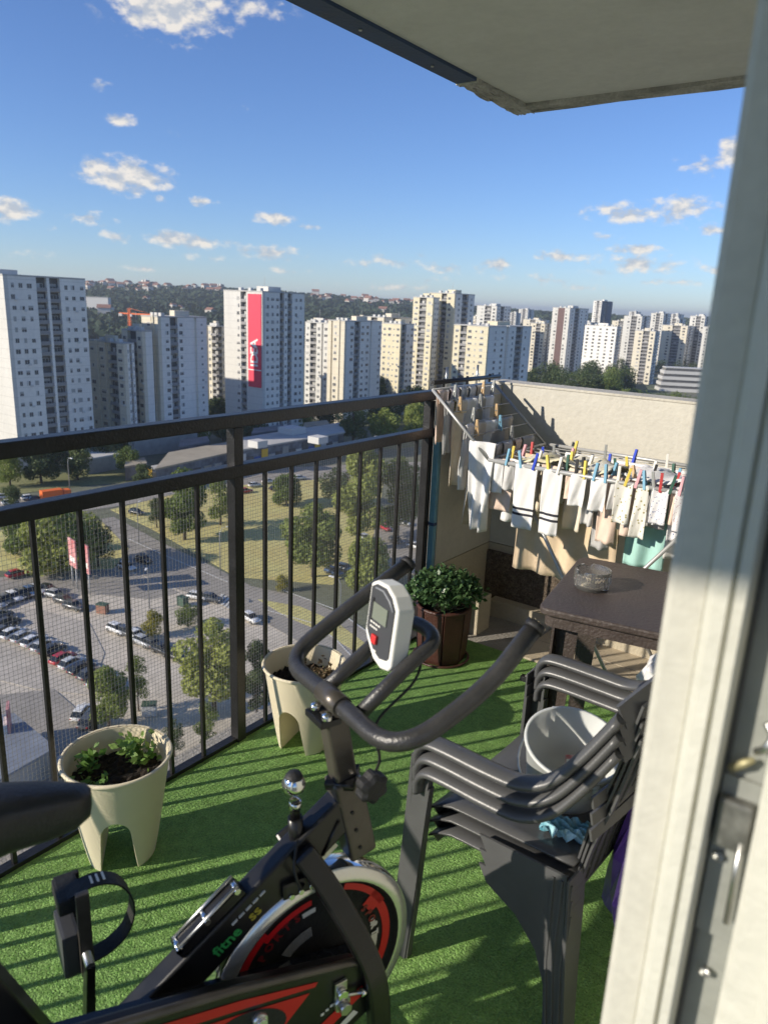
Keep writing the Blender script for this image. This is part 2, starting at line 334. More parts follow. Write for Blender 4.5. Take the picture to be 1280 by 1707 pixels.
for y in (2.79, 2.99, 3.20): MB().tube([(-1.735, y, 1.146), (-1.735, y, 1.20)], .007, 6).build('stub', m_rail, hr, True)
for y in (2.83, 3.10): MB().tube([(-1.75, y, 1.14), (-1.75, y+.005, 1.245)], .006, 6).build('upright', m_steel, hr, True)
# ------------------------------------------------ railing
rl = empty('balcony_railing', (XR, 1.5, 0), 0, 'dark painted steel balcony railing with thin vertical bars', 'railing')
Y0, Y1 = YS, 2.72
posts = [-.78, .40, 1.584, 2.695]
def railseg(za, zb, w, name):
    b = MB(); b.bev((XR-w/2, Y0, za), (XR+w/2, Y1, zb), .004); return b.build(name, m_rail, rl, True)
railseg(1.1135, 1.154, .046, 'top_rail'); railseg(.953, .993, .042, 'middle_rail')
MB().box((XR-.018, Y0, .004), (XR+.012, Y1, .020)).build('bottom_rail', m_rail, rl, True)
for y in posts: MB().bev((XR-.018, y-.019, -.10), (XR+.018, y+.019, 1.111), .003).build('post', m_rail, rl, True)
bal = MB().box((-.0058, -.0058, -.05), (.0058, .0058, .952)).build('baluster', m_rail, rl)
first = True; ys = []
for i in range(4):
    pass
y = 1.45
for base, step, n in ((1.584, .1262, 9),):
    ys += [1.714+.128*i for i in range(8)]
ys += [1.428-.129*i for i in range(8)]
ys += [.40-.13*i for i in range(1, 9)]+[-.78-.13*i for i in range(1, 5)]
for y in ys:
    if first: bal.location = (0, y-1.5, 0); first = False
    else: inst('baluster', bal.data, rl, (0, y-1.5, 0))
# fine wire net behind the bars
b = MB(); r = .00034; xw = XR-.022
yy = 0.45
while yy < 2.70: b.box((xw-r, yy-r, .0), (xw+r, yy+r, .955)); yy += .0115
zz = .004
while zz < .95: b.box((xw-r*3, .45, zz-r), (xw-r, 2.70, zz+r)); zz += .0125
net = b.build('wire_net', m_wire, rl, True); tag(net, kind='stuff')
bb = empty('blue_bar', (-1.705, 2.735, 0), 0, 'light blue painted steel strip standing by the railing corner', 'bar')
MB().bev((-1.728, 2.722, .0), (-1.699, 2.7445, 1.135), .003).build('strip', m_blue, bb, True)
for z in (.55, .97): MB().box((-1.735, 2.718, z), (-1.697, 2.7455, z+.014)).build('clip', m_navy, bb, True)
# ------------------------------------------------ slab above
b = MB(); b.box((-1.655, YS, 2.352), (1.2, 3.185, 2.56)); ceil = b.build('ceiling', m_ceil); tag(ceil, kind='structure')
b = MB(); b.box((XR+.004, 2.765, ZC-.006), (-1.653, YC, 2.50)); b.box((-1.653, 3.183, ZC-.002), (1.2, YC-.002, 2.50))
lip = b.build('slab_edge', mat('weathered_edge_concrete', (.46,.44,.40), .9, var=.35, vscale=7, bump=.6, bscale=60, fine=.15), ceil)
bm = bmesh.new(); bm.from_mesh(lip.data); bmesh.ops.subdivide_edges(bm, edges=bm.edges, cuts=14, use_grid_fill=True)
for v in bm.verts:
    if v.co.z < 2.4: v.co.z += random.uniform(-.006, .006); v.co.x += random.uniform(-.004, .004); v.co.y += random.uniform(-.004, .004)
bm.to_mesh(lip.data); bm.free()
MB().box((XR-.003, YS, ZC), (-1.651, 2.755, 2.49)).build('edge_flashing', m_navy, ceil)
MB().box((XR-.004, 2.7555, ZC-.004), (-1.650, 2.766, 2.47)).build('flashing_end', m_white, ceil)
for y in (2.52, 2.1): MB().lathe([(0, 0), (.006, 0), (.006, .004), (0, .004)], 8, (-1.70, y, ZC-.004)).build('rivet', m_steel, ceil)
# ------------------------------------------------ apartment wall, door frame beside the viewer
aw = empty('apartment_wall', (.05, 2.0, 0), 0, 'white outer wall of the flat beside the door', 'wall')
MB().box((-.118, .607, 0), (.25, 3.26, 2.35)).build('wall_face', m_whiteold, aw, True)
MB().box((-.118, YS, 0), (.25, -.62, 2.35)).build('wall_face', m_whiteold, aw, True)
df = empty('door_frame', (-.08, .57, 0), 0, 'cream white painted balcony door frame running up the right edge', 'door frame')
yj = .55
b = MB(); b.prism([(-.136, .612), (-.136, yj+.006), (-.130, yj), (-.108, yj+.001), (-.106, yj+.003), (-.106, .612)], 0, 2.30); b.build('outer_casing', m_whiteold, df, True)
b = MB(); b.prism([(-.106, .612), (-.106, yj-.004), (-.100, yj-.010), (-.0905, yj-.011), (-.089, yj-.006), (-.0875, yj-.006), (-.086, yj-.013), (-.079, yj-.013), (-.0775, yj-.009), (-.0775, .612)], 0, 2.30); b.build('jamb', m_white, df, True)
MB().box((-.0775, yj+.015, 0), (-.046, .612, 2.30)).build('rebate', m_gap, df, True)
b = MB(); b.prism([(-.046, .612), (-.046, yj-.016), (-.042, yj-.020), (-.020, yj-.024), (-.012, yj-.032), (.02, yj-.034), (.06, yj-.03), (.06, .612)], 0, 2.30); b.build('inner_casing', m_white, df, True)
# striker plate and latch in the rebate
lk = empty('door_latch', (-.062, yj+.012, 1.13), 0, 'worn steel latch plate with a brass tongue on the door frame', 'latch')
yb = yj+.015
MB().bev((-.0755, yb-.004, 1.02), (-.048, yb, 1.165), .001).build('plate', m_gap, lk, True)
MB().bev((-.074, yb-.014, 1.108), (-.050, yb-.004, 1.150), .003).build('lock_case', mat('dark_lock_metal', (.20,.20,.185), .45, metal=.6, var=.4, vscale=60), lk, True)
MB().tube([(-.071, yb-.006, 1.172), (-.063, yb-.010, 1.182), (-.057, yb-.008, 1.187)], [.0030, .0034, .002], 8).build('tongue', m_brass, lk, True)
MB().tube(spline([(-.056, yb-.012, 1.196), (-.050, yb-.02, 1.205), (-.047, yb-.018, 1.215), (-.053, yb-.014, 1.222)], 5), .003, 8).build('hook', m_steel, lk, True)
MB().tube([(-.054, yb-.012, 1.118), (-.0535, yb-.014, 1.045)], .0025, 8).build('rod', m_steel, lk, True)
for p in ((-.066, 1.125), (-.054, 1.122), (-.062, .985), (-.068, 1.095)): MB().lathe([(0, -.003), (.003, -.002), (.0042, .002)], 10, (0, 0, 0)).build('screw', m_steel, lk).matrix_local = Matrix.Translation((p[0]+.062, yb-.006-(yj+.012), p[1]-1.13))@Matrix.Rotation(R(90), 4, 'X')

MB().box((-.0765, yj+.0125, .0), (-.0735, yj+.0149, 2.28)).build('sealing_strip', mat('grey_rubber_seal', (.10,.10,.095), .7), df, True)
for i, z in enumerate((.62, .86, 1.30, 1.62, 1.95)): MB().bev((-.066, yj+.0135, z), (-.058, yj+.0149, z+.010), .0006).build('screw_cap', m_steel, df, True)
# ================================================================== exercise bike (local x = to its right, y = forward)
m_blk = mat('black_frame_enamel', (.010,.010,.0105), .30, var=.3, vscale=20, spec=.45, coat=.08)
m_blks = mat('black_sun_sheen_tint', (.10,.088,.075), .30, var=.2, vscale=20, metal=.45)  # black metal lightened to bronze; the sun's sheen is put into the colour
m_foam = mat('black_grip_foam', (.034,.033,.033), .33, var=.2, vscale=30, bump=.15, bscale=200)
m_red = mat('red_gloss_print', (.60,.012,.016), .38, var=.08)
m_redd = mat('dark_red_print', (.20,.012,.015), .4, var=.1)
m_chrome = mat('chrome', (.82,.82,.80), .09, metal=1, var=.05)
m_wrim = mat('polished_rim_side', (.82,.81,.77), .22, metal=.75, var=.06)
m_cons = mat('white_console_shell', (.78,.77,.72), .4, var=.03)
m_consd = mat('console_dark_face', (.055,.057,.063), .4, var=.08)
m_lcd = mat('lcd_glass', (.19,.21,.17), .25, var=.06)
m_gprint = mat('green_print', (.03,.30,.07), .5); m_yprint = mat('yellow_print', (.35,.30,.03), .5); m_wprint = mat('white_print', (.7,.68,.62), .5)
m_rub = mat('black_rubber', (.014,.014,.015), .6, var=.2, bump=.2, bscale=120)
bk = empty('exercise_bike', (-.71, .87, 0), -R(20), 'black and red indoor exercise bike facing along the balcony', 'exercise bike')
# --- flywheel
wc = Vector((0, -.040, .334))
def disc(prof, mi=0, n=48, b=None):
    """profile (radius, lateral) revolved about the wheel axle"""
    b = b or MB(); vs = []
    for r, l in prof:
        for j in range(n): t = 2*math.pi*j/n; vs.append((l, wc.y+r*math.sin(t), wc.z+r*math.cos(t)))
    fs = [(i*n+j, i*n+(j+1) % n, (i+1)*n+(j+1) % n, (i+1)*n+j) for i in range(len(prof)-1) for j in range(n)]
    return b.add(vs, fs, mi, True)
def arc(r0, r1, t0, t1, l, mi, b, n=14, dl=.0012):
    vs = []; 
    for rr in (r0, r1):
        for j in range(n+1): t = R(t0+(t1-t0)*j/n); vs.append((l, wc.y+rr*math.sin(t), wc.z+rr*math.cos(t)))
    return b.add(vs, [(j, j+1, n+2+j, n+1+j) for j in range(n)], mi)
fw_ = disc([(0, .012), (.10, .012), (.168, .014), (.170, .024), (.1735, .026)]).build('flywheel', m_rub, bk)
disc([(.1735, .026), (.178, .027), (.195, .024), (.199, .018)], 0, 64).build('rim_side', m_wrim, fw_)
disc([(.199, .018), (.2005, .012), (.2005, -.02), (.197, -.026), (.170, -.027), (.168, -.014), (0, -.012)], 0, 64).build('rim_band', m_chrome, fw_)
for q in ((.148, .163, -85, -40), (.138, .150, -45, -5), (.150, .163, 20, 62), (.128, .1629, 48, 62), (.143, .160, 62, 118), (.14, .16, 150, 230)): arc(*q, .0158, 0, MB()).build('red_flash', m_red, fw_)
for q in ((.120, .128, -78, -70), (.120, .130, -14, -2), (.12, .13, 70, 78), (.118, .132, 88, 106)): arc(*q, .0155, 0, MB()).build('white_flash', m_wprint, fw_)
for q in ((.070, .092, -50, -8), (.070, .092, 130, 175)): arc(*q, .0155, 0, MB()).build('silver_flash', m_wrim, fw_)
for i, ch in enumerate('SPORTS'):
    t = R(-66+i*9.5); o = text_mesh(ch, .022, 'rim_letter', m_redd, fw_, .0003, .0008)
    o.matrix_local = Matrix(((0, 0, 1, .0162), (math.cos(t), math.sin(t), 0, wc.y+.129*math.sin(t)), (-math.sin(t), math.cos(t), 0, wc.z+.129*math.cos(t)), (0, 0, 0, 1)))
for i, ch in enumerate('SPORT'):
    t = R(52+i*8.5); o = text_mesh(ch, .020, 'rim_letter', m_redd if i < 3 else m_wprint, fw_, .0003, .0008)
    o.matrix_local = Matrix(((0, 0, 1, .0162), (math.cos(t), math.sin(t), 0, wc.y+.125*math.sin(t)), (-math.sin(t), math.cos(t), 0, wc.z+.125*math.cos(t)), (0, 0, 0, 1)))
MB().tube([(-.10, wc.y, wc.z), (.105, wc.y, wc.z)], .011, 12).build('axle', m_steel, bk)
for l, s in ((.100, 1), (.112, .7)): MB().tube([(l, wc.y, wc.z), (l+.012, wc.y, wc.z)], .016*s, 6).build('axle_nut', m_steel, bk)
# --- main frame: rectangular down tube, fork blades, head sleeve
def rbeam(name, p, q, w, h, m=m_blk, **k):
    b = MB(); b.beam(p, q, w, h, 0, **k); o = b.build(name, m, bk); md = o.modifiers.new('round', 'BEVEL'); md.width = .006; md.segments = 3; return o
dt = rbeam('down_tube', (0, -.46, .314), (0, .032, .654), .040, .070)
rbeam('seat_tube', (0, -.455, .300), (0, -.590, .640), .050, .060)
rbeam('rear_stay', (0, -.44, .31), (0, -.72, .055), .045, .055)
for s in (-1, 1):
    fp = spline([(s*.028, -.080, .605), (s*.052, -.045, .540), (s*.085, -.008, .455), (s*.108, .022, .365), (s*.112, .036, .26), (s*.112, .046, .060)], 5)
    o = MB().ribbon(fp, .040, .026, (0, 1, .35)).build('fork_blade', m_blk, bk); md = o.modifiers.new('round', 'BEVEL'); md.width = .005; md.segments = 2
rbeam('front_foot', (-.22, .050, .045), (.22, .050, .045), .05, .05, up=(0, 0, 1)); rbeam('rear_foot', (-.22, -.72, .040), (.22, -.72, .040), .05, .05)
rbeam('chain_stay', (-.045, -.44, .30), (-.062, .045, .30), .025, .04)
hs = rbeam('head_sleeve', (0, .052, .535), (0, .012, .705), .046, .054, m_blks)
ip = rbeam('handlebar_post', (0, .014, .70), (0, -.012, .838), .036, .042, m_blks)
MB().tube([(0, .014, .694), (0, .011, .708)], .036, 4).build('sleeve_collar', m_blk, bk)
# adjusting knob on the side of the post
kn = MB().tube([(.022, .03, .705), (.048, .034, .708)], .007, 8).build('post_knob', m_steel, bk)
b = MB(); vs = []
for l, rr in ((.046, .018), (.05, .026), (.070, .026), (.076, .018)):
    vs.append([(l, .034+rr*(1+.10*math.cos(6*2*math.pi*j/36))*math.sin(2*math.pi*j/36), .712+rr*(1+.10*math.cos(6*2*math.pi*j/36))*math.cos(2*math.pi*j/36)) for j in range(36)])
fl = [v for rg in vs for v in rg]; b.add(fl, [(i*36+j, i*36+(j+1) % 36, (i+1)*36+(j+1) % 36, (i+1)*36+j) for i in range(3) for j in range(36)]+[tuple(range(108, 144)), tuple(range(36))[::-1]], 0, False)
b.build('knob_grip', m_rub, kn)
# resistance knob (chrome ball on a short stem)
rk = MB().tube([(0, -.076, .600), (0, -.079, .655)], .013, 12).tube([(0, -.079, .655), (0, -.0805, .690)], .009, 10).build('resistance_knob', m_blk, bk)
MB().tube([(0.0, -.0798, .674), (.004, -.0806, .690)], .0105, 10).build('knob_neck', m_chrome, rk)
MB().lathe([(0, .020), (.011, .018), (.0165, .010), (.0205, .002), (.019, -.009), (.012, -.016), (0, -.018)], 24, (0, -.082, .722)).build('knob_ball', m_chrome, rk)
MB().lathe([(0, .0225), (.011, .0205), (.0150, .0145), (.0155, .0125)], 20, (0, -.082, .722)).build('knob_cap', m_rub, rk)
# bottle holder on the down tube
bh = empty('bottle_holder', (0, 0, 0)); bh.parent = bk
def onTube(t, up, l=0): a = Vector((l, -.46, .314)); c = Vector((l, .032, .654)); d = (c-a).normalized(); n = Vector((0, -d.z, d.y)); return a+(c-a)*t+n*up
bh_o = MB().beam(onTube(.40, .046), onTube(.62, .046), .03, .018).build('mount_plate', m_blk, bh)
for l in (-.012, .012): MB().tube([onTube(.41, .056, l), onTube(.62, .060, l)], .0032, 6).build('mount_rod', m_steel, bh)
for t in (.41, .505, .61): MB().tube([onTube(t, .054, -.014), onTube(t, .054, .017)], .0055, 8).build('bolt', m_chrome, bh)
# lettering on the down tube's right side
def tubetext(txt, t, up, size, m, l=.0215, sp=None):
    a = Vector((0, -.46, .314)); c = Vector((0, .032, .654)); d = (c-a).normalized(); n = Vector((0, -d.z, d.y)); p = a+(c-a)*t+n*up
    o = text_mesh(txt, size, 'print', m, dt, .0004, .0006); o.matrix_local = Matrix(((0, 0, 1, l), (d.y, n.y, 0, p.y), (d.z, n.z, 0, p.z), (0, 0, 0, 1))); return o
tubetext('fitne', .500, -.004, .030, m_gprint); tubetext('ss', .598, -.004, .030, m_yprint)
for t_ in (.54, .565, .59, .615, .64):
    q_ = onTube(t_, .016, .0208); q2_ = onTube(t_+.019, .016, .0208); MB().beam(q_, q2_, .0012, .006, up=(1, 0, 0)).build('white_print', m_wprint, dt)
# --- chain cover with shelf, red print
cv = [(-.64, .24), (-.62, .46), (-.53, .532), (-.395, .503), (-.223, .463), (-.014, .400), (.028, .372), (.040, .32), (.02, .27), (-.10, .215), (-.45, .13), (-.58, .14)]
cc = MB().prism(cv, .072, .100, ax='x').build('chain_cover', m_blk, bk); md = cc.modifiers.new('round', 'BEVEL'); md.width = .006; md.segments = 3
MB().prism([(-.60, .44), (-.50, .475), (-.30, .428), (.03, .345), (.03, .325), (-.30, .40), (-.52, .44)], .016, .071, ax='x').build('cover_shelf', mat('navy_black_plastic', (.012,.015,.024), .25, coat=.4), bk)
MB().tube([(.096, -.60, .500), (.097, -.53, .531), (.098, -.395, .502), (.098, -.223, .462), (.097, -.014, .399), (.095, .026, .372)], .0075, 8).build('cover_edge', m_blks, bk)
def plate(poly, l, m, name): MB().add([(l, y, z) for y, z in poly], [tuple(range(len(poly)))]).build(name, m, cc)
plate([(-.56, .495), (-.395, .482), (-.223, .442), (-.085, .400), (-.09, .392), (-.223, .424), (-.395, .462), (-.56, .47)], .1012, m_red, 'red_stripe')
plate([(-.50, .462), (-.395, .452), (-.223, .415), (-.10, .385), (-.150, .340), (-.20, .25), (-.33, .22), (-.46, .25)], .1011, m_red, 'red_panel')
plate([(.004, .342), (.016, .326), (-.06, .285), (-.13, .255), (-.145, .268), (-.08, .302)], .1013, m_red, 'red_edge')
plate([(-.012, .296), (-.002, .285), (-.04, .265), (-.075, .25), (-.07, .262)], .1016, m_wprint, 'white_swoosh')
b = MB(); vs = [(.1018, -.205+.062*math.cos(t), .375+.036*math.sin(t)-.25*.062*math.cos(t)) for t in [2*math.pi*i/24 for i in range(24)]]; b.add(vs, [tuple(range(24))]); b.build('oval_hole', m_rub, cc)
MB().tube([(.100, -.193, .391), (.112, -.193, .391)], .013, 6).tube([(.112, -.193, .391), (.118, -.193, .391)], .009, 12).build('bolt_head', m_wrim, cc)
for i in range(5): MB().box((.1012, -.078+i*.009, .322+i*.0043), (.1019, -.072+i*.009, .327+i*.0043)).build('white_print', m_wprint, cc)
# tension bracket at the axle
tb = empty('tension_bracket', (0, 0, 0)); tb.parent = bk
MB().bev((.101, -.054, .330), (.107, -.030, .380), .002).build('bracket_plate', m_steel, tb)
MB().tube([(.108, -.042, .352), (.110, .004, .336)], .0035, 8).build('tension_bolt', m_steel, tb); MB().tube([(.110, -.004, .339), (.110, .008, .334)], .0075, 6).build('tension_nut', m_chrome, tb)
MB().tube([(.107, -.042, .358), (.116, -.042, .358)], .010, 6).build('tension_nut', m_chrome, tb)
# brake caliper over the rim
br = empty('brake_pad', (0, 0, 0)); br.parent = bk
MB().bev((-.018, -.115, .520), (.030, -.050, .552), .006).build('pad_block', m_blk, br); MB().beam((.0, -.06, .540), (.0, -.005, .580), .03, .012).build('pad_arm', m_steel, br)
for y in (-.10, -.082, -.062): MB().tube([(.030, y, .525+.12*(y+.1)), (.034, y, .525+.12*(y+.1))], .005, 8).build('rivet', m_chrome, br)
# weld beads and bolts where the tubes meet
for p, q in (((-.021, -.005, .632), (.021, -.005, .632)), ((-.021, -.035, .574), (.021, -.035, .574)), ((.021, -.005, .632), (.021, -.035, .574))): MB().tube([p, q], .0032, 6).build('weld_bead', m_blk, bk)
for z in (.56, .60, .64): MB().tube([(.0232, .040-(z-.56)*.24, z), (.0255, .040-(z-.56)*.24, z)], .0035, 8).build('post_hole', m_rub, bk)
MB().tube([(.030, -.083, .592), (.036, -.083, .592)], .006, 6).build('fork_bolt', m_steel, bk)
MB().tube(spline([(.01, -.078, .62), (.04, -.10, .59), (.045, -.09, .55), (.02, -.07, .535)], 6), .0028, 6).build('brake_cable', m_rub, bk)
# --- cranks and pedals
def pedal(s):
    ez = .408 if s < 0 else .08
    MB().beam((s*.118, -.412, .250), (s*.124, -.400, ez), .016, .030, up=(1, 0, 0), taper=.85).build('crank_arm', m_blk, bk)
    pe = empty('pedal', (s*.19, -.400, ez)); pe.parent = bk
    k = -1 if s < 0 else 1
    MB().tube([(-s*.075, 0, 0), (s*.05, 0, 0)], .008, 10).build('spindle', m_steel, pe)
    MB().bev((-.040, -.036, -.046), (.036, -.006, .040), .006).build('tread', m_consd, pe)
    MB().bev((-.046, -.034, .070), (.02, .006, .100), .006).build('tread', m_rub, pe)
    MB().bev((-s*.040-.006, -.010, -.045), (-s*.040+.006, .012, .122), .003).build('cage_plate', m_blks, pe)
    MB().bev((s*.044-.005, -.03, -.045), (s*.044+.005, .012, .10), .003).build('cage_plate', m_rub, pe)
    st = MB().ribbon(spline([(0, -.02, .098), (0, .03, .106), (0, .070, .085), (0, .090, .035), (0, .078, -.018), (0, .042, -.046), (0, -.005, -.052)], 6), .034, .003, (1, 0, 0)).build('toe_strap', m_rub, pe)
    for q in (.022, .032, .042): MB().bev((-.010, q, .1065), (.010, q+.004, .1085), .0005).build('strap_hole', m_cons, st)
    return pe
pedal(-1); pedal(1)
# --- saddle on its post
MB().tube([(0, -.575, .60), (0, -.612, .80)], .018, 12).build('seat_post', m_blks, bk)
SEC = [(-.40, .004, .012, .822), (-.405, .018, .020, .822), (-.425, .025, .028, .824), (-.46, .032, .034, .832), (-.51, .040, .038, .842), (-.56, .062, .040, .846), (-.61, .098, .042, .85), (-.66, .118, .044, .858), (-.70, .108, .042, .868), (-.725, .070, .030, .872), (-.735, .02, .015, .872)]
b = MB(); n = 24; vs = []
for (y, w, h, z) in SEC:
    for j in range(n):
        t = 2*math.pi*j/n; c, q = math.cos(t), math.sin(t)
        vs.append((w*math.copysign(abs(c)**.8, c), y, z+(h*.60 if q > 0 else h*1.75)*math.copysign(abs(q)**.85, q)))
b.add(vs, [(i*n+j, i*n+(j+1) % n, (i+1)*n+(j+1) % n, (i+1)*n+j) for i in range(len(SEC)-1) for j in range(n)]+[tuple(range(n))[::-1], tuple((len(SEC)-1)*n+j for j in range(n))], 0, True)
sa = b.build('saddle', mat('saddle_vinyl', (.016,.016,.019), .38, var=.15, vscale=40, bump=.15, bscale=180), bk)
b = MB(); vs = []
S2 = [(y, w*1.03, h, z) for (y, w, h, z) in SEC if -.66 <= y <= -.53]
S2 = [(-.524, .0455, .0386, .8432)]+S2
for (y, w, h, z) in S2:
    for q in (-.95, -.55, -.1): c = math.sqrt(1-q*q); vs.append((w*abs(c)**.8+.001, y, z+h*1.75*q*.99))
b.add(vs, [(i*3+j, i*3+j+1, (i+1)*3+j+1, (i+1)*3+j) for i in range(len(S2)-1) for j in range(2)], 0, True); b.build('red_side_panel', m_red, sa)
# --- handlebar
hb = empty('handlebar', (0, 0, 0)); hb.parent = bk
def rounded(pts, r, n=6):
    P = [Vector(p) for p in pts]; out = [P[0]]
    for i in range(1, len(P)-1):
        a = (P[i-1]-P[i]); c = (P[i+1]-P[i]); ra = min(r, a.length*.48); rc = min(r, c.length*.48); p0 = P[i]+a.normalized()*ra; p2 = P[i]+c.normalized()*rc
        for j in range(n+1): t = j/n; out.append(p0*(1-t)**2+P[i]*2*t*(1-t)+p2*t*t)
    return out+[P[-1]]
outer = rounded([(-.185, .262, .995), (-.195, .120, .915), (-.190, -.005, .845), (0, -.012, .862), (.190, -.012, .862), (.205, .140, .935), (.200, .235, 1.016)], .075, 8)
MB().tube(outer, .0152, 18).build('outer_bar', m_foam, hb)
for p, d in (((-.185, .262, .995), (-.004, .02, .012)), ((.200, .235, 1.016), (-.003, .018, .015))):
    MB().tube([Vector(p)-Vector(d)*.15, Vector(p)+Vector(d)*.35], .0166, 16).build('end_cap', m_rub, hb)
inner = rounded([(-.042, -.008, .852), (-.05, .085, .905), (-.048, .165, .955), (.055, .168, .955), (.06, .10, .925), (.056, -.006, .846)], .05, 8)
MB().tube(inner, .0128, 16).build('inner_loop', m_foam, hb)
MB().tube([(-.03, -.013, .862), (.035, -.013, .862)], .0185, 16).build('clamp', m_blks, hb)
for x in (-.021, .018): MB().lathe([(0, .007), (.008, .005), (.009, 0), (.009, -.004)], 12, (x, -.014, .846), 0).build('clamp_bolt', m_chrome, hb).location = (0, -.018, -.004)
MB().bev((-.035, -.045, .822), (.022, -.005, .834), .003).build('clamp_plate', m_blk, hb)
MB().tube(spline([(.03, .15, .94), (.065, .11, .895), (.058, .04, .83), (.05, .055, .75), (.03, .05, .70)], 8), .0025, 6).build('sensor_cable', m_rub, hb)
# --- console
cn = empty('console', (0, .083, .975)); cn.parent = bk; cn.rotation_euler = (R(-6), 0, R(-3))
CP = [(-.047, .060), (-.030, .070), (.005, .072), (.030, .060), (.047, .040), (.047, -.060), (.040, -.068), (.015, -.074), (-.012, -.066), (-.040, -.038), (-.047, -.028)]
o = MB().prism([(x*1.0, z) for x, z in CP], -.004, .030, ax='y').build('shell', m_cons, cn); md = o.modifiers.new('round', 'BEVEL'); md.width = .004; md.segments = 3
def face(sc, yo, m, name, top=None, cz=0):
    pts = [(x*sc[0]+sc[2], yo, z*sc[1]+sc[3]) for x, z in CP]; n = len(pts); b = MB(); b.add(pts+[(p[0], yo+.003, p[2]) for p in pts], [tuple(range(n))]+[(i, (i+1) % n, n+(i+1) % n, n+i) for i in range(n)]); return b.build(name, m, cn)
face((.83, .84, 0, .006), -.0062, m_consd, 'face_plate')
MB().bev((-.024, -.0085, .004), (.022, -.0066, .034), .0006).build('display', m_lcd, cn)
MB().bev((-.030, -.0080, .000), (-.025, -.0066, .040), .0004).build('display_bezel', m_rub, cn)
for z, w in ((-.004, .034), (-.012, .026)):
    for i in range(4): MB().box((-.028+i*w/4, -.0076, z), (-.028+(i+.8)*w/4, -.0066, z+.0028)).build('face_print', m_wprint, cn)
MB().bev((-.014, -.0120, -.036), (.002, -.0066, -.020), .003).build('button', mat('red_button', (.55,.03,.03), .4), cn)
for x in (-.008,): MB().box((x, -.0076, -.050), (x+.009, -.0066, -.047)).build('face_print', m_wprint, cn)
MB().tube([(-.026, -.0064, .058), (.0, -.0066, .060), (.022, -.0066, .050), (.037, -.0066, .036)], .0018, 6).build('face_trim', mat('grey_trim', (.25,.26,.28), .4), cn)
MB().tube([(0, .03, -.01), (0, .05, -.03)], .012, 10).build('mount', m_blk, cn)
# ================================================================== planters
m_pot = mat('beige_pot_plastic', (.78,.69,.50), .5, var=.04, vscale=5, bump=.06, bscale=140, spec=.4)
m_soil = mat('dark_potting_soil', (.020,.014,.010), .95, var=.6, vscale=40, bump=1, bscale=60, fine=.5)
m_stain = mat('soil_stain', (.40,.22,.08), .8, var=.4, vscale=25)
leafmat('seedling_leaf', (.10,.22,.04), (.26,.40,.10), .5, .3, 20); leafmat('box_leaf', (.045,.10,.035), (.11,.19,.075), .32, .15, 25); leafmat('dry_leaf', (.10,.07,.04), (.22,.16,.09), .7, .2, 20)
m_stem = mat('plant_stem', (.09,.12,.04), .7)
def leaf_cloud(name, centers, n, size, m, parent, spread, up=.4, flat=False):
    V = np.zeros((n, 4, 3)); C = np.array(centers)
    for i in range(n):
        c = C[RNG.integers(len(C))]+RNG.normal(0, spread, 3); L = size*RNG.uniform(.6, 1.3); a = RNG.uniform(0, 6.28); t = RNG.uniform(-.3, 1.0)
        d = np.array([math.cos(a)*math.cos(t), math.sin(a)*math.cos(t), math.sin(t)]); sd_ = np.cross(d, RNG.normal(0, 1, 3)); sd_ /= np.linalg.norm(sd_)+1e-9
        V[i] = [c, c+d*L*.5+sd_*L*.32, c+d*L, c+d*L*.5-sd_*L*.32]
    return quads_mesh(name, V, m, parent)
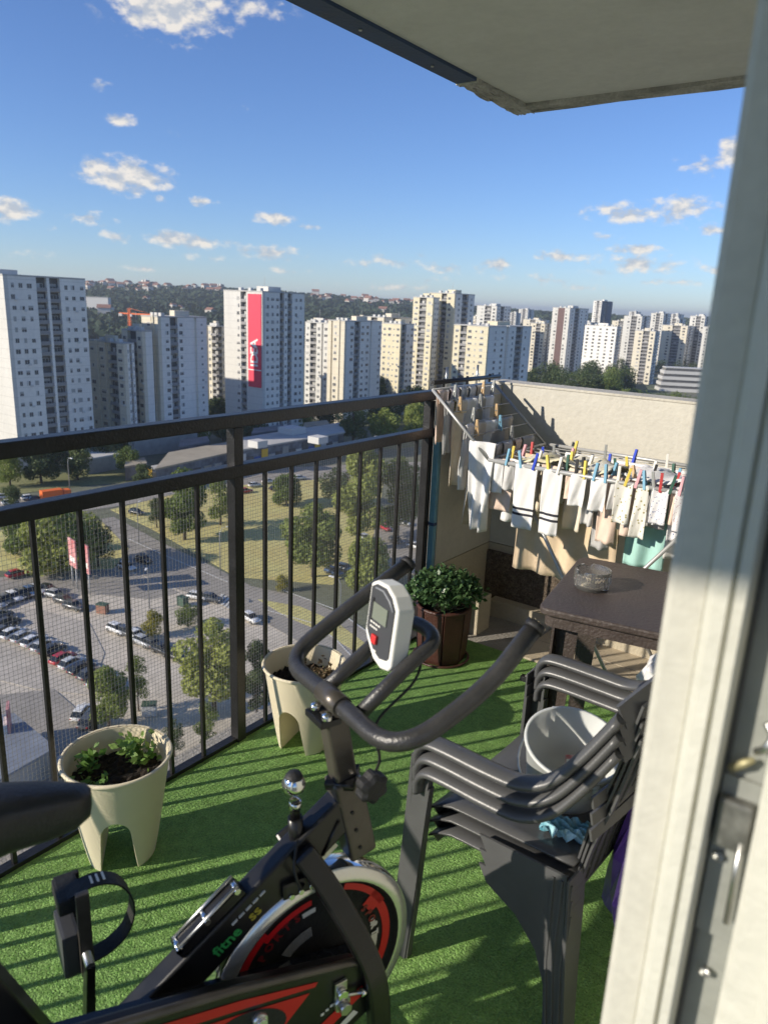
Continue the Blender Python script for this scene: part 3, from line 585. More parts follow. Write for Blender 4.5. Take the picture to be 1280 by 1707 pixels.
def rail_planter(loc, rz, label, stain=False, slot_dir=0):
    """tapered oval pot with a slot through its foot so that it can straddle a rail"""
    p = empty('straddle_planter', loc, rz, label, 'planter', 'beige rail planters on the turf')
    H = .345; zs = [0, .03, .06, .09, .12, .145, .16, .172, .182, .190, .196, .1995, .20, .22, .25, .28, .31, .335, .345]
    def rad(z): return .088+.050*(z/H)**.9
    def hw(z): return 0.0 if z >= .1999 else (.048-.010*z/.15)*(1.0 if z < .15 else math.sqrt(max(0, 1-((z-.15)/.05)**2)))
    n = 40; b = MB()
    for sgn in (0, math.pi):
        vs = []; fs = []; k = n+1; nz = len(zs)
        for th in (0, .0045):
            for z in zs:
                r = rad(z); al = math.asin(min(.99, hw(z)/r)); r -= th
                for j in range(k): t = sgn-(math.pi/2-al)+(math.pi-2*al)*j/n; vs.append((r*math.cos(t), r*math.sin(t), z))
        o_ = nz*k
        for i in range(nz-1):
            for j in range(n):
                fs.append((i*k+j, i*k+j+1, (i+1)*k+j+1, (i+1)*k+j)); fs.append((o_+i*k+j, o_+(i+1)*k+j, o_+(i+1)*k+j+1, o_+i*k+j+1))
            if zs[i] < .1999:
                for j in (0, n): fs.append((i*k+j, (i+1)*k+j, o_+(i+1)*k+j, o_+i*k+j))
        fs += [(j, o_+j, o_+j+1, j+1) for j in range(n)]+[((nz-1)*k+j, (nz-1)*k+j+1, o_+(nz-1)*k+j+1, o_+(nz-1)*k+j) for j in range(n)]
        b.add(vs, fs, 0, True)
    o = b.build('pot_shell', m_pot, p)
    bm = bmesh.new(); bm.from_mesh(o.data); bmesh.ops.remove_doubles(bm, verts=bm.verts, dist=.0004); bm.to_mesh(o.data); bm.free()
    md = o.modifiers.new('edges', 'EDGE_SPLIT'); md.split_angle = R(35)
    # tunnel walls of the slot
    b = MB(); zz = [q for q in zs if q <= .2]; vs = []
    prof = [(-hw(z), z) for z in zz]+[(hw(z), z) for z in zz[::-1][1:]]
    for x, z in prof:
        yy = math.sqrt(max(1e-4, (rad(z)-.002)**2-x*x)); vs += [(x, -yy, z), (x, yy, z)]
    b.add(vs, [(2*i, 2*i+1, 2*i+3, 2*i+2) for i in range(len(prof)-1)], 0, False); o = b.build('slot_wall', m_pot, p); md = o.modifiers.new('thick', 'SOLIDIFY'); md.thickness = .003; md.offset = 0
    MB().lathe([(.142, .336), (.145, .342), (.142, .349), (.137, .347)], 64).build('rim', m_pot, p)
    b = MB(); ng = 26; vs = []; fs = []
    for i in range(ng):
        for j in range(ng):
            x = -.13+.26*i/(ng-1); y = -.13+.26*j/(ng-1); vs.append((x, y, .268+random.uniform(-.007, .007)))
    for i in range(ng-1):
        for j in range(ng-1):
            x = -.13+.26*(i+.5)/(ng-1); y = -.13+.26*(j+.5)/(ng-1)
            if math.hypot(x, y) < .121: fs.append((i*ng+j, (i+1)*ng+j, (i+1)*ng+j+1, i*ng+j+1))
    b.add(vs, fs); b.build('soil', m_soil, p)
    p.scale = (1.0, 1.0, .885)
    return p
def seedling(parent, x, y, h, nl, size, m='seedling_leaf'):
    b = MB(); tips = []
    for i in range(4):
        a = random.uniform(0, 6.28); q = (x+.02*math.cos(a), y+.02*math.sin(a), .27+h*random.uniform(.6, 1)); b.tube([(x, y, .265), ((x+q[0])/2, (y+q[1])/2, .27+h*.5), q], .0016, 5); tips.append(q); tips.append(((x+q[0])/2, (y+q[1])/2, .27+h*.6))
    s = b.build('stem', m_stem, parent); leaf_cloud('leaf_cluster', tips, nl, size, MATS[m], s, .014)
p1 = rail_planter((-1.575, 1.0, .006), R(50), 'beige plastic planter with small seedlings beside the bike saddle')
seedling(p1, .045, .06, .075, 90, .026); seedling(p1, .055, .035, .05, 60, .022); seedling(p1, -.075, .02, .06, 60, .024); seedling(p1, -.05, -.06, .045, 40, .02); seedling(p1, -.09, -.03, .03, 20, .02)
p2 = rail_planter((-1.555, 1.718, .006), R(14), 'beige plastic planter standing behind the bike handlebar')
seedling(p2, .05, .05, .05, 40, .022, 'dry_leaf'); seedling(p2, -.01, .03, .04, 30, .02, 'dry_leaf'); seedling(p2, .06, -.02, .06, 40, .02, 'dry_leaf')
# barrel tub with a round green plant
m_tub = mat('dark_brown_tub', (.070,.026,.018), .45, var=.3, vscale=12, streak=.2, bump=.3, bscale=90)
m_hoop = mat('tub_groove', (.015,.010,.009), .6)
bt = empty('barrel_planter', (-1.545, 2.600, .006), R(10), 'dark brown barrel shaped tub with a bushy green plant in the corner', 'planter')
nst = 8
stv = None
for i in range(nst):
    a = 2*math.pi*i/nst; ca, sa_ = math.cos(a), math.sin(a); b = MB(); vs = []
    for z, r in ((0, .094), (.02, .100), (.12, .108), (.235, .114), (.245, .112)):
        w = r*math.tan(math.pi/nst)*.90
        for rr, ww in ((r, -w), (r, w), (r-.012, w), (r-.012, -w)): vs.append((rr, ww, z))
    fs = [(0,1,2,3), (16,19,18,17)]
    for q in range(4):
        for j in range(4): fs.append((q*4+j, q*4+(j+1) % 4, (q+1)*4+(j+1) % 4, (q+1)*4+j))
    if stv is None: stv = b.add(vs, fs).build('stave', m_tub, bt)
    else: inst('stave', stv.data, bt, (0, 0, 0), (0, 0, a))
MB().lathe([(.092, .002), (.098, .05), (.106, .12), (.110, .22), (.108, .235), (.098, .235)], 32).build('tub_core', m_hoop, bt)
MB().lathe([(.112, .236), (.121, .240), (.121, .252), (.110, .254), (.100, .240)], 40).build('rim', m_tub, bt)
MB().lathe([(0, .225), (.104, .222)], 24).build('soil', m_soil, bt)
MB().lathe([(.0, .0), (.118, .0), (.126, .014), (.116, .014)], 32, (0, 0, -.004)).build('saucer', m_tub, bt)
cs = []
for i in range(230):
    a = random.uniform(0, 6.28); q = random.random()**.5; cs.append((.15*q*math.cos(a), .15*q*math.sin(a), .285+.115*math.sqrt(max(0, 1-q*q))*random.uniform(.35, 1.0)+.0))
b = MB()
for i in range(26): c = cs[i*5]; b.tube([(c[0]*.2, c[1]*.2, .22), (c[0]*.6, c[1]*.6, .22+(c[2]-.22)*.5), c], .0018, 5)
st = b.build('stem', m_stem, bt); leaf_cloud('leaf_cluster', cs, 2400, .027, MATS['box_leaf'], st, .012)
# ================================================================== table, ashtray
m_tab = mat('dark_brown_table_plastic', (.060,.046,.040), .42, var=.18, vscale=9, streak=.5, bump=.35, bscale=110, fine=.12)
tb_ = empty('plastic_table', (-.515, 2.20, 0), R(9.5), 'dark brown plastic garden table by the drying rack', 'table')
TW, TD, TZ = .68, .54, .68
def rrect(w, d, r, n=5):
    out = []
    for cx, cy, a0 in ((w/2-r, d/2-r, 0), (-w/2+r, d/2-r, 90), (-w/2+r, -d/2+r, 180), (w/2-r, -d/2+r, 270)):
        for i in range(n+1): t = R(a0+90*i/n); out.append((cx+r*math.cos(t), cy+r*math.sin(t)))
    return out
o = MB().prism(rrect(TW, TD, .035), TZ-.022, TZ).build('table_top', m_tab, tb_); md = o.modifiers.new('round', 'BEVEL'); md.width = .006; md.segments = 3
MB().prism(rrect(TW-.03, TD-.03, .03), TZ-.058, TZ-.0225).build('apron', m_tab, tb_)
for sx in (-1, 1):
    for sy in (-1, 1):
        x, y = sx*(TW/2-.075), sy*(TD/2-.075); lg = MB()
        for k in range(1):
            lg.add([(x-sx*.035, y-sy*.004, TZ-.058), (x+sx*.035, y-sy*.004, TZ-.058), (x+sx*.035, y+sy*.035, TZ-.058), (x+sx*.028, y+sy*.035, TZ-.058), (x+sx*.028, y+sy*.003, TZ-.058), (x-sx*.035, y+sy*.003, TZ-.058)] +
                   [(x-sx*.005, y+sy*.010, .0), (x+sx*.045, y+sy*.010, .0), (x+sx*.045, y+sy*.045, .0), (x+sx*.036, y+sy*.045, .0), (x+sx*.036, y+sy*.018, .0), (x-sx*.005, y+sy*.018, .0)],
                   [(0,1,7,6),(1,2,8,7),(2,3,9,8),(3,4,10,9),(4,5,11,10),(5,0,6,11),(0,5,4,1),(1,4,3,2),(6,7,10,11),(7,8,9,10)])
        lg.build('leg', m_tab, tb_)
m_glass = mat('cut_glass', (.93,.92,.88), .04, trans=.94, var=.02, spec=.6); m_ash = mat('ash', (.16,.15,.14), .95, var=.5, vscale=60)
at_ = empty('ashtray', (-.746, 2.134, .68), 0, 'round cut glass ashtray on the corner of the brown table', 'ashtray')
b = MB(); n = 48; prof = [(.040, 0), (.050, .002), (.056, .028), (.056, .054), (.054, .062), (.049, .062), (.044, .048), (.040, .014), (0, .010)]; vs = []
for i, (r, z) in enumerate(prof):
    for j in range(n):
        k = 1+(.007*(1 if j % 2 else -1) if 1 <= i <= 3 else 0); dz = -.010 if (i in (4, 5) and (j % 16) in (0, 1, 2)) else 0
        vs.append((r*k*math.cos(2*math.pi*j/n), r*k*math.sin(2*math.pi*j/n), z+dz))
b.add(vs, [(i*n+j, i*n+(j+1) % n, (i+1)*n+(j+1) % n, (i+1)*n+j) for i in range(len(prof)-1) for j in range(n)]+[tuple(range(n))[::-1]], 0, False); b.build('bowl', m_glass, at_)
MB().lathe([(0, .0135), (.025, .0125), (.038, .0105)], 20).build('ash', m_ash, at_)
for a, l in ((.3, .03), (2.2, .026), (4.0, .03)): MB().tube([(.01*math.cos(a), .01*math.sin(a), .017), ((.01+l)*math.cos(a+.4), (.01+l)*math.sin(a+.4), .020)], .0035, 8).build('cigarette_end', mat('cigarette_paper', (.7,.6,.45), .8), at_)
# ================================================================== stacked armchairs
m_chair = mat('charcoal_chair_plastic', (.078,.079,.081), .34, var=.10, vscale=7, bump=.05, bscale=200, spec=.5)
def armchair(loc, rz, label):
    c = empty('plastic_armchair', loc, rz, label, 'chair', 'stack of charcoal plastic armchairs'); c.scale = (.80, 1.02, .93)
    # local: x forward, y left
    b = MB(); nx, ny = 12, 12; vs = []; hw0, hw1 = .225, .245
    def seatz(u, v): return (.375)+.010*(v*v)-.030*max(0, (u-.8)/.2)**2-.016*math.exp(-((u-.35)/.3)**2)*(1-v*v)
    for i in range(nx+1):
        u = i/nx; x = -.205+.43*u; hw = hw0+(hw1-hw0)*u
        for j in range(ny+1): v = -1+2*j/ny; vs.append((x, hw*v, seatz(u, v)))
    m_ = (nx+1)*(ny+1); vs += [(x, y, z-.006) for x, y, z in vs]; fs = []
    for i in range(nx):
        for j in range(ny):
            a = i*(ny+1)+j; q = (a, a+ny+1, a+ny+2, a+1); fs += [q, tuple(k+m_ for k in q[::-1])]
    ed = [(i*(ny+1), (i+1)*(ny+1)) for i in range(nx)]+[((i+1)*(ny+1)+ny, i*(ny+1)+ny) for i in range(nx)]+[(j+1, j) for j in range(ny)]+[(nx*(ny+1)+j, nx*(ny+1)+j+1) for j in range(ny)]
    fs += [(a, b_, b_+m_, a+m_) for a, b_ in ed]
    st = b.add(vs, fs, 0, True).build('seat', m_chair, c)
    MB().prism([(-.23, .345), (.23, .345), (.21, .312), (-.21, .312)], .219, .225, ax='x').build('front_apron', m_chair, st)
    for s in (-1, 1):
        # leg and arm are one bent band, rounded on top; the leg is its own part
        leg_ = spline([(.262, s*.292, .004), (.252, s*.282, .20), (.244, s*.274, .40), (.240, s*.270, .50)], 4)
        b = MB(); b.ribbon(leg_, [.046+.016*i/(len(leg_)-1) for i in range(len(leg_))], .005, (1, 0, .15)); b.ribbon([p+Vector((.028, -s*.016, 0)) for p in leg_], [.030+.010*i/(len(leg_)-1) for i in range(len(leg_))], .005, (0, 1, 0)); b.ribbon([p+Vector((-.026, -s*.010, 0)) for p in leg_], .018, .005, (0, 1, 0)); b.build('front_leg', m_chair, c)
        path = spline([(.243, s*.270, .490), (.240, s*.270, .525), (.215, s*.270, .550), (.15, s*.271, .556), (.02, s*.272, .556), (-.07, s*.268, .560), (-.14, s*.255, .590), (-.20, s*.238, .66), (-.265, s*.212, .76)], 6)
        b = MB(); b.tube(path, .0255, 14, flat=(.55, .98)); b.build('armrest', m_chair, c)
        # rear leg: wide plate with a gusset running forward under the seat, and a flange round the corner
        o = MB().prism([(-.262, .004), (-.205, .004), (-.184, .16), (-.145, .235), (-.075, .290), (.02, .325), (.05, .362), (-.205, .372), (-.225, .20)], s*.246, s*.252, ax='y').build('rear_leg', m_chair, c)
        for v in o.data.vertices: v.co.y += s*.035*max(0, 1-v.co.z/.36)
        MB().ribbon([(-.215, s*.225, .372), (-.232, s*.238, .20), (-.262, s*.262, .004)], [.075, .066, .050], .006, (0, 1, 0)).build('leg_flange', m_chair, o)
        for q in (-.026, .0, .024):
            MB().ribbon([(-.195+q, s*.2545, .36), (-.205+q*.8, s*.271, .16), (-.232+q*.7, s*.2885, .01)], .006, .005, (1, 0, 0)).build('leg_rib', m_chair, o)
    bk_ = empty('backrest', (0, 0, 0)); bk_.parent = c
    tr = spline([(-.265, -.212, .76), (-.300, -.13, .797), (-.318, 0, .810), (-.300, .13, .797), (-.265, .212, .76)], 5)
    MB().ribbon(tr, .055, .012, (.25, 0, 1)).build('top_rail', m_chair, bk_)
    lo = [(-.205+.0*t, -.19+.38*t, .415-.0*t) for t in np.linspace(0, 1, 9)]
    sl = None
    for i in range(9):
        t = i/8; y0 = -.185+.37*t; y1 = -.175+.35*t; xt = -.300-.028*(1-(2*t-1)**2)
        MB().ribbon(spline([(-.200, y0, .376), (-.225, y0, .50), (-.262, y0*.98, .62), (xt, y1, .785)], 4), .026, .006, (0, 1, 0)).build('slat', m_chair, bk_)
    MB().ribbon(spline([(-.235, -.235, .56), (-.262, -.12, .575), (-.268, 0, .58), (-.262, .12, .575), (-.235, .235, .56)], 4), .028, .007, (.2, 0, 1)).build('cross_rail', m_chair, bk_)
    return c
CH = (-.550, 1.49)
c0 = armchair((CH[0], CH[1], .004), R(180-3), 'lowest charcoal plastic armchair of the stack by the door')
for i, lb in ((1, 'middle charcoal plastic armchair of the stack by the door'), (2, 'topmost charcoal plastic armchair of the stack holding the white bucket')):
    c = copy_tree(c0); c.location = (CH[0]-.003*i, CH[1]+.002*i, .004+.034*i); c['label'] = lb
# bucket on the top seat
m_buck = mat('white_bucket_plastic', (.74,.76,.74), .4, var=.04, vscale=8, trans=.22)
bu = empty('plastic_bucket', (-.520, 1.462, .448), R(20), 'white plastic bucket lying open on the topmost chair seat', 'bucket')
bu.rotation_euler = (R(14), R(6), R(20))
MB().lathe([(0, .004), (.080, .004), (.085, .010), (.106, .132), (.111, .134), (.111, .140), (.103, .140), (.081, .012), (0, .009)], 48).build('tub', m_buck, bu)
MB().tube([(.112*math.cos(t), .112*math.sin(t), .128-.07*max(0, math.sin((t-R(120))/R(180)*math.pi))) for t in [R(120+180*i/16) for i in range(17)]], .0028, 6).build('handle', m_steel, bu)
for t in (R(120), R(300)): MB().lathe([(0, -.01), (.008, -.01), (.008, .01), (0, .01)], 10, (.110*math.cos(t), .110*math.sin(t), .124)).build('handle_ear', m_buck, bu)
pk = empty('red_packet', (-.492, 1.482, .478), R(35), 'small red and white printed packet inside the white bucket', 'packet')
pk.rotation_euler = (R(52), R(-8), R(24))
MB().bev((-.030, -.042, 0), (.030, .042, .020), .003).build('box', mat('red_white_print', (.58,.16,.16), .5, var=.1, col2=(.80,.66,.62), vscale=90), pk)
MB().box((-.028, .010, .0202), (.028, .032, .0212)).build('white_band', m_cons, pk)
# things caught under and behind the stack
tq = empty('turquoise_packet', (-.462, 1.345, .424), R(12), 'crumpled turquoise plastic wrapper on a lower chair seat', 'wrapper')
V = []; b = MB(); n = 10
vs = [(-.05+.1*i/n, -.03+.06*j/n, .012*math.sin(i*1.7+j*2.3)+random.uniform(-.006, .006)+.012) for i in range(n+1) for j in range(n+1)]
b.add(vs, [(i*(n+1)+j, (i+1)*(n+1)+j, (i+1)*(n+1)+j+1, i*(n+1)+j+1) for i in range(n) for j in range(n)]); b.build('wrap', mat('turquoise_film', (.05,.38,.52), .15, var=.4, vscale=30, col2=(.5,.75,.8)), tq)

pb = empty('purple_bag', (-.335, 1.46, .20), R(25), 'purple plastic bag tied low behind the stacked chairs', 'bag')
b = MB(); n = 16; prof = [(.02, 0), (.075, .01), (.085, .08), (.07, .17), (.045, .24), (.03, .30), (.05, .34)]; vs = []
for r, z in prof:
    for j in range(n): t = 2*math.pi*j/n; k = 1+.18*math.sin(3*t+z*20)+random.uniform(-.08, .08); vs.append((r*k*math.cos(t)*.7, r*k*math.sin(t), z+random.uniform(-.006, .006)))
b.add(vs, [(i*n+j, i*n+(j+1) % n, (i+1)*n+(j+1) % n, (i+1)*n+j) for i in range(len(prof)-1) for j in range(n)]); b.build('sack', mat('purple_film', (.16,.08,.42), .3, var=.3, vscale=20), pb)
wb_ = empty('white_sack', (-.62, 2.80, .018), 0, 'white crumpled plastic sack under the brown table', 'bag')
b = MB(); prof = [(.03, 0), (.10, .01), (.115, .09), (.10, .17), (.06, .22), (.02, .25)]; vs = []
for r, z in prof:
    for j in range(n): t = 2*math.pi*j/n; k = 1+.15*math.sin(4*t+z*25)+random.uniform(-.07, .07); vs.append((r*k*math.cos(t), r*k*math.sin(t), z+random.uniform(-.006, .006)))
b.add(vs, [(i*n+j, i*n+(j+1) % n, (i+1)*n+(j+1) % n, (i+1)*n+j) for i in range(len(prof)-1) for j in range(n)]); b.build('sack', mat('white_film', (.72,.72,.74), .35, var=.1, vscale=20), wb_)
# ================================================================== drying rack with washing
m_rk = mat('white_coated_rack_wire', (.42,.42,.41), .35, var=.08, metal=.3)
RY0, RY1, RZ = 2.60, 3.12, .920        # front and back bars
RX0, RX1 = -1.385, -.42
rk_ = empty('drying_rack', (-.9, 2.86, 0), 0, 'white folding laundry drying rack with a raised left wing', 'drying rack')
def rod(name, pts, r=.006, m=m_rk, n=8): return MB().tube(pts, r, n).build(name, m, rk_, True)
rod('front_bar', [(RX0, RY0, RZ), (RX1, RY0, RZ)], .0085); rod('back_bar', [(RX0+.02, RY1, RZ), (RX1, RY1, RZ)], .008)
rod('side_bar', [(RX0, RY0, RZ), (RX0, RY1, RZ)], .007); rod('side_bar', [(RX1, RY0, RZ), (RX1, RY1, RZ)], .007)
for i in range(1, 7): rod('line_wire', [(RX0, RY0+(RY1-RY0)*i/7, RZ+.001), (RX1, RY0+(RY1-RY0)*i/7, RZ+.001)], .0022, n=6)
# left wing raised towards the railing corner
WX, WZ = -1.668, 1.168
rod('wing_arm', [(RX0, RY0, RZ), (WX, RY0, WZ)], .0065); rod('wing_arm', [(RX0, RY1, RZ), (WX, RY1, WZ)], .0065); rod('wing_bar', [(WX, RY0, WZ), (WX, RY1, WZ)], .0065)
for i in range(1, 6): t = i/6; rod('line_wire', [(RX0+(WX-RX0)*t, RY0, RZ+(WZ-RZ)*t), (RX0+(WX-RX0)*t, RY1, RZ+(WZ-RZ)*t)], .0022, n=6)
# crossed legs
rod('leg', [(-1.30, RY0+.03, RZ-.005), (-.72, RY0+.03, .01)], .0075); rod('leg', [(-1.30, RY1-.06, RZ-.005), (-.72, RY1-.06, .01)], .0075)
rod('leg', [(-.52, RY0+.045, RZ-.005), (-1.16, RY0+.045, .012)], .0075); rod('leg', [(-.52, RY1-.045, RZ-.005), (-1.16, RY1-.045, .012)], .0075)
rod('foot_bar', [(-1.16, RY0+.045, .014), (-1.16, RY1-.045, .014)], .0075); rod('foot_bar', [(-.72, RY0+.03, .014), (-.72, RY1-.06, .014)], .0075)
for p in ((-1.16, RY0+.045), (-.72, RY0+.03)): MB().bev((p[0]-.014, p[1]-.014, .0), (p[0]+.014, p[1]+.014, .028), .003).build('foot_cap', m_rub, rk_, True)
CLN = [0]
def cloth(name, label, cat, x0, x1, y, zt, drop, m, folds=2, amp=.012, taper=1.0, group=None, back=.0, slant=0.0, ax='x', shape=None, drop2=None, wave=0.0, tilt=0.0):
    """piece of washing hung over a wire: front flap, fold over the wire, back flap"""
    nx = 22; path = []
    nb = 10
    if back > 0:
        for i in range(nb): path.append((.005+.004*i/nb, -back*(1-i/nb)))
    path += [(.0045, .001), (0, .0045), (-.0045, .001)]
    nf = 22
    for i in range(1, nf+1): path.append((-.0055-.003*i/nf, -drop*i/nf))
    vs = []; ph = random.uniform(0, 6.28); ph2 = random.uniform(0, 6.28)
    for k, (dy, dz) in enumerate(path):
        for i in range(nx+1):
            u = i/nx; f = min(1, abs(dz)/max(.05, drop)); c = (u-.5)
            w = (x1-x0)*(1+(taper-1)*f)
            if shape: w *= shape(f)
            x = (x0+x1)/2+c*w+slant*f*drop; off = amp*f*math.sin(2*math.pi*folds*u+ph+1.2*f)+amp*.45*math.sin(5.3*u+3*f+ph2)+amp*.14*math.sin(13*u+9*f+ph)*(.4+f)
            z = zt+dz*(1+(0 if drop2 is None else (drop2/drop-1)*u)*1.0)+wave*math.sin(7*u+ph)*f+ .0012*math.sin(9*u+ph2)*f
            if ax == 'x': vs.append((x, y+dy+off*.9, z))
            else: vs.append((y+dy+off*.9+tilt*(u-.5), x, z))
    K = len(path); b = MB(); b.add(vs, [(k*(nx+1)+i, k*(nx+1)+i+1, (k+1)*(nx+1)+i+1, (k+1)*(nx+1)+i) for k in range(K-1) for i in range(nx)], 0, True)
    o = b.build(name, m); md = o.modifiers.new('thick', 'SOLIDIFY'); md.thickness = .0022; md.offset = 0
    c = Vector((sum(v[0] for v in vs)/len(vs), sum(v[1] for v in vs)/len(vs), zt))
    o.data.transform(Matrix.Translation(-c)); o.location = c
    return tag(o, label, cat, group)
def fabric(name, col, **k): return mat(name, col, .9, var=k.pop('var', .06), vscale=k.pop('vscale', 30), bump=.35, bscale=420, fine=.03, fscale=300, **k)
def printed(name, base, dots, sc=120, lo=.60, hi=.64):
    m = mat(name, base, .9, var=.03, bump=.3, bscale=420); nt = m.node_tree; N, L = nt.nodes, nt.links; b = N['Principled BSDF']
    tc = N.new('ShaderNodeTexCoord'); v = N.new('ShaderNodeTexVoronoi'); v.inputs['Scale'].default_value = sc; L.new(tc.outputs['Object'], v.inputs[0])
    mr = N.new('ShaderNodeMapRange'); mr.inputs[1].default_value = lo; mr.inputs[2].default_value = hi; L.new(v.outputs[0], mr.inputs[0])
    mr.inputs[1].default_value = .22; mr.inputs[2].default_value = .28
    mx = N.new('ShaderNodeMixRGB'); L.new(mr.outputs[0], mx.inputs[0]); mx.inputs[1].default_value = (*dots, 1); mx.inputs[2].default_value = (*base, 1); L.new(mx.outputs[0], b.inputs['Base Color']); return m
def striped(name, base, stripe, z0, z1, period):
    m = mat(name, base, .9, var=.04, bump=.3, bscale=420); nt = m.node_tree; N, L = nt.nodes, nt.links; b = N['Principled BSDF']
    tc = N.new('ShaderNodeTexCoord'); sx = N.new('ShaderNodeSeparateXYZ'); L.new(tc.outputs['Object'], sx.inputs[0])
    def mth(op, a, v): n = N.new('ShaderNodeMath'); n.operation = op; L.new(a, n.inputs[0]); n.inputs[1].default_value = v; return n.outputs[0]
    inb = N.new('ShaderNodeMath'); inb.operation = 'MULTIPLY'; L.new(mth('LESS_THAN', sx.outputs[2], z1), inb.inputs[0]); L.new(mth('GREATER_THAN', sx.outputs[2], z0), inb.inputs[1])
    fr = mth('LESS_THAN', mth('FRACT', mth('DIVIDE', sx.outputs[2], period), 0), .45)
    al = N.new('ShaderNodeMath'); al.operation = 'MULTIPLY'; L.new(inb.outputs[0], al.inputs[0]); L.new(fr, al.inputs[1])
    mx = N.new('ShaderNodeMixRGB'); L.new(al.outputs[0], mx.inputs[0]); mx.inputs[1].default_value = (*base, 1); mx.inputs[2].default_value = (*stripe, 1); L.new(mx.outputs[0], b.inputs['Base Color']); return m
f_white = fabric('white_cotton', (.76,.75,.74)); f_cream = fabric('cream_cotton', (.72,.63,.50)); f_beige = fabric('beige_towelling', (.66,.52,.36)); f_grey = fabric('light_grey_cotton', (.42,.41,.40)); f_peach = fabric('peach_cotton', (.72,.56,.46)); f_taupe = fabric('taupe_cotton', (.40,.36,.33)); f_turq = fabric('turquoise_cotton', (.36,.60,.55)); f_brown = fabric('brown_cotton', (.20,.15,.13)); f_dgrey = fabric('grey_marl', (.27,.26,.25))
f_st = striped('white_sock_stripes', (.76,.75,.74), (.03,.03,.04), -.205, -.165, .022)
f_pr = printed('small_print_white', (.72,.71,.72), (.10,.14,.30)); f_pr2 = printed('olive_print_white', (.70,.68,.62), (.30,.27,.12), 70); f_dot = printed('dotted_white', (.74,.72,.72), (.40,.22,.25), 150)
sockshape = lambda f: 1.0 if f < .72 else 1.0+.35*(f-.72)
S = 'socks pegged along the front bar'
yF = RY0; zF = RZ+.002
cloth('hanging_sock', 'white sports sock with two black stripes, left of the striped pair', 'sock', -1.262, -1.170, yF, zF, .250, f_st, 1, .010, .95, S)
cloth('hanging_sock', 'white sports sock with two black stripes, right of the striped pair', 'sock', -1.145, -1.068, yF, zF, .252, f_st, 1, .010, 1.0, S)
cloth('hanging_sock', 'short plain white ankle sock beside the striped socks', 'sock', -1.035, -.975, yF, zF, .118, f_white, 1, .009, 1.0, S)
cloth('hanging_sock', 'short plain white ankle sock next to the olive print', 'sock', -.958, -.895, yF, zF, .122, f_white, 1, .009, .9, S)
cloth('hanging_underpants', 'white briefs with olive print hanging on the front bar', 'underwear', -.865, -.800, yF, zF, .150, f_pr2, 1, .010, .95, S)
cloth('hanging_sock', 'white sock with olive print and grey toe', 'sock', -.790, -.745, yF, zF, .190, f_pr2, 1, .009, 1.2, S)
cloth('hanging_sock', 'white sock with small dark dots near the middle of the bar', 'sock', -.732, -.676, yF, zF, .125, f_pr, 1, .008, 1.0, S)
cloth('hanging_sock', 'white sock dotted with pale red by the door frame', 'sock', -.655, -.592, yF, zF, .140, f_dot, 1, .008, .95, S)
cloth('hanging_sock', 'plain white sock hanging nearest the door frame', 'sock', -.575, -.52, yF, zF, .185, f_white, 1, .008, 1.0, S)
G2 = 'washing on the inner wires'
cloth('hanging_vest', 'small cream vest hanging behind the white ankle socks', 'vest', -1.075, -1.005, yF+.074, zF, .235, f_cream, 1, .012, 1.0, G2)
cloth('hanging_leggings', 'grey leggings leg with small print below the ankle socks', 'leggings', -.965, -.885, yF+.074, zF, .285, f_grey, 1, .010, .85, G2)
cloth('hanging_cloth', 'turquoise cleaning cloth hanging low under the printed socks', 'cloth', -.850, -.700, yF+.148, zF, .345, f_turq, 2, .010, 1.0, G2)
cloth('hanging_vest', 'white child vest behind the dotted socks', 'vest', -.70, -.56, yF+.148, zF, .285, f_white, 2, .014, 1.0, G2)
cloth('hanging_towel', 'large beige towel hanging behind the striped socks', 'towel', -1.340, -.905, yF+.222, zF, .50, f_beige, 4, .016, 1.02, G2, back=.3)
cloth('hanging_towel', 'white towel along the back wire near the parapet', 'towel', -1.22, -.50, yF+.37, zF, .22, f_white, 5, .012, 1.0, G2, back=.18)
cloth('hanging_shirt', 'pale pink shirt folded over the middle wire', 'shirt', -1.02, -.52, yF+.296, zF, .16, fabric('pale_pink_cotton', (.70,.58,.56)), 4, .010, 1.0, G2, back=.14)
cloth('hanging_pillowcase', 'peach pillowcase at the left end of the rack', 'pillowcase', -1.375, -1.285, yF+.03, zF, .205, f_peach, 1, .012, 1.1, G2)
cloth('hanging_shorts', 'brown shorts between the beige towel and the white socks', 'shorts', -1.06, -.93, yF+.11, zF, .16, f_brown, 1, .01, 1.0, G2)
cloth('hanging_sock', 'white sports sock hanging low beside the turquoise cloth', 'sock', -.70, -.645, yF+.09, zF, .30, f_white, 1, .010, 1.0, G2, slant=.25)
cloth('hanging_sock', 'white sports sock hanging low by the door frame', 'sock', -.625, -.57, yF+.09, zF, .305, f_white, 1, .010, 1.0, G2, slant=.25)
cloth('hanging_slip', 'sheer white slip hanging at the left corner of the rack', 'slip', -1.475, -1.36, yF+.005, zF+.06, .36, f_white, 2, .020, .75, G2)
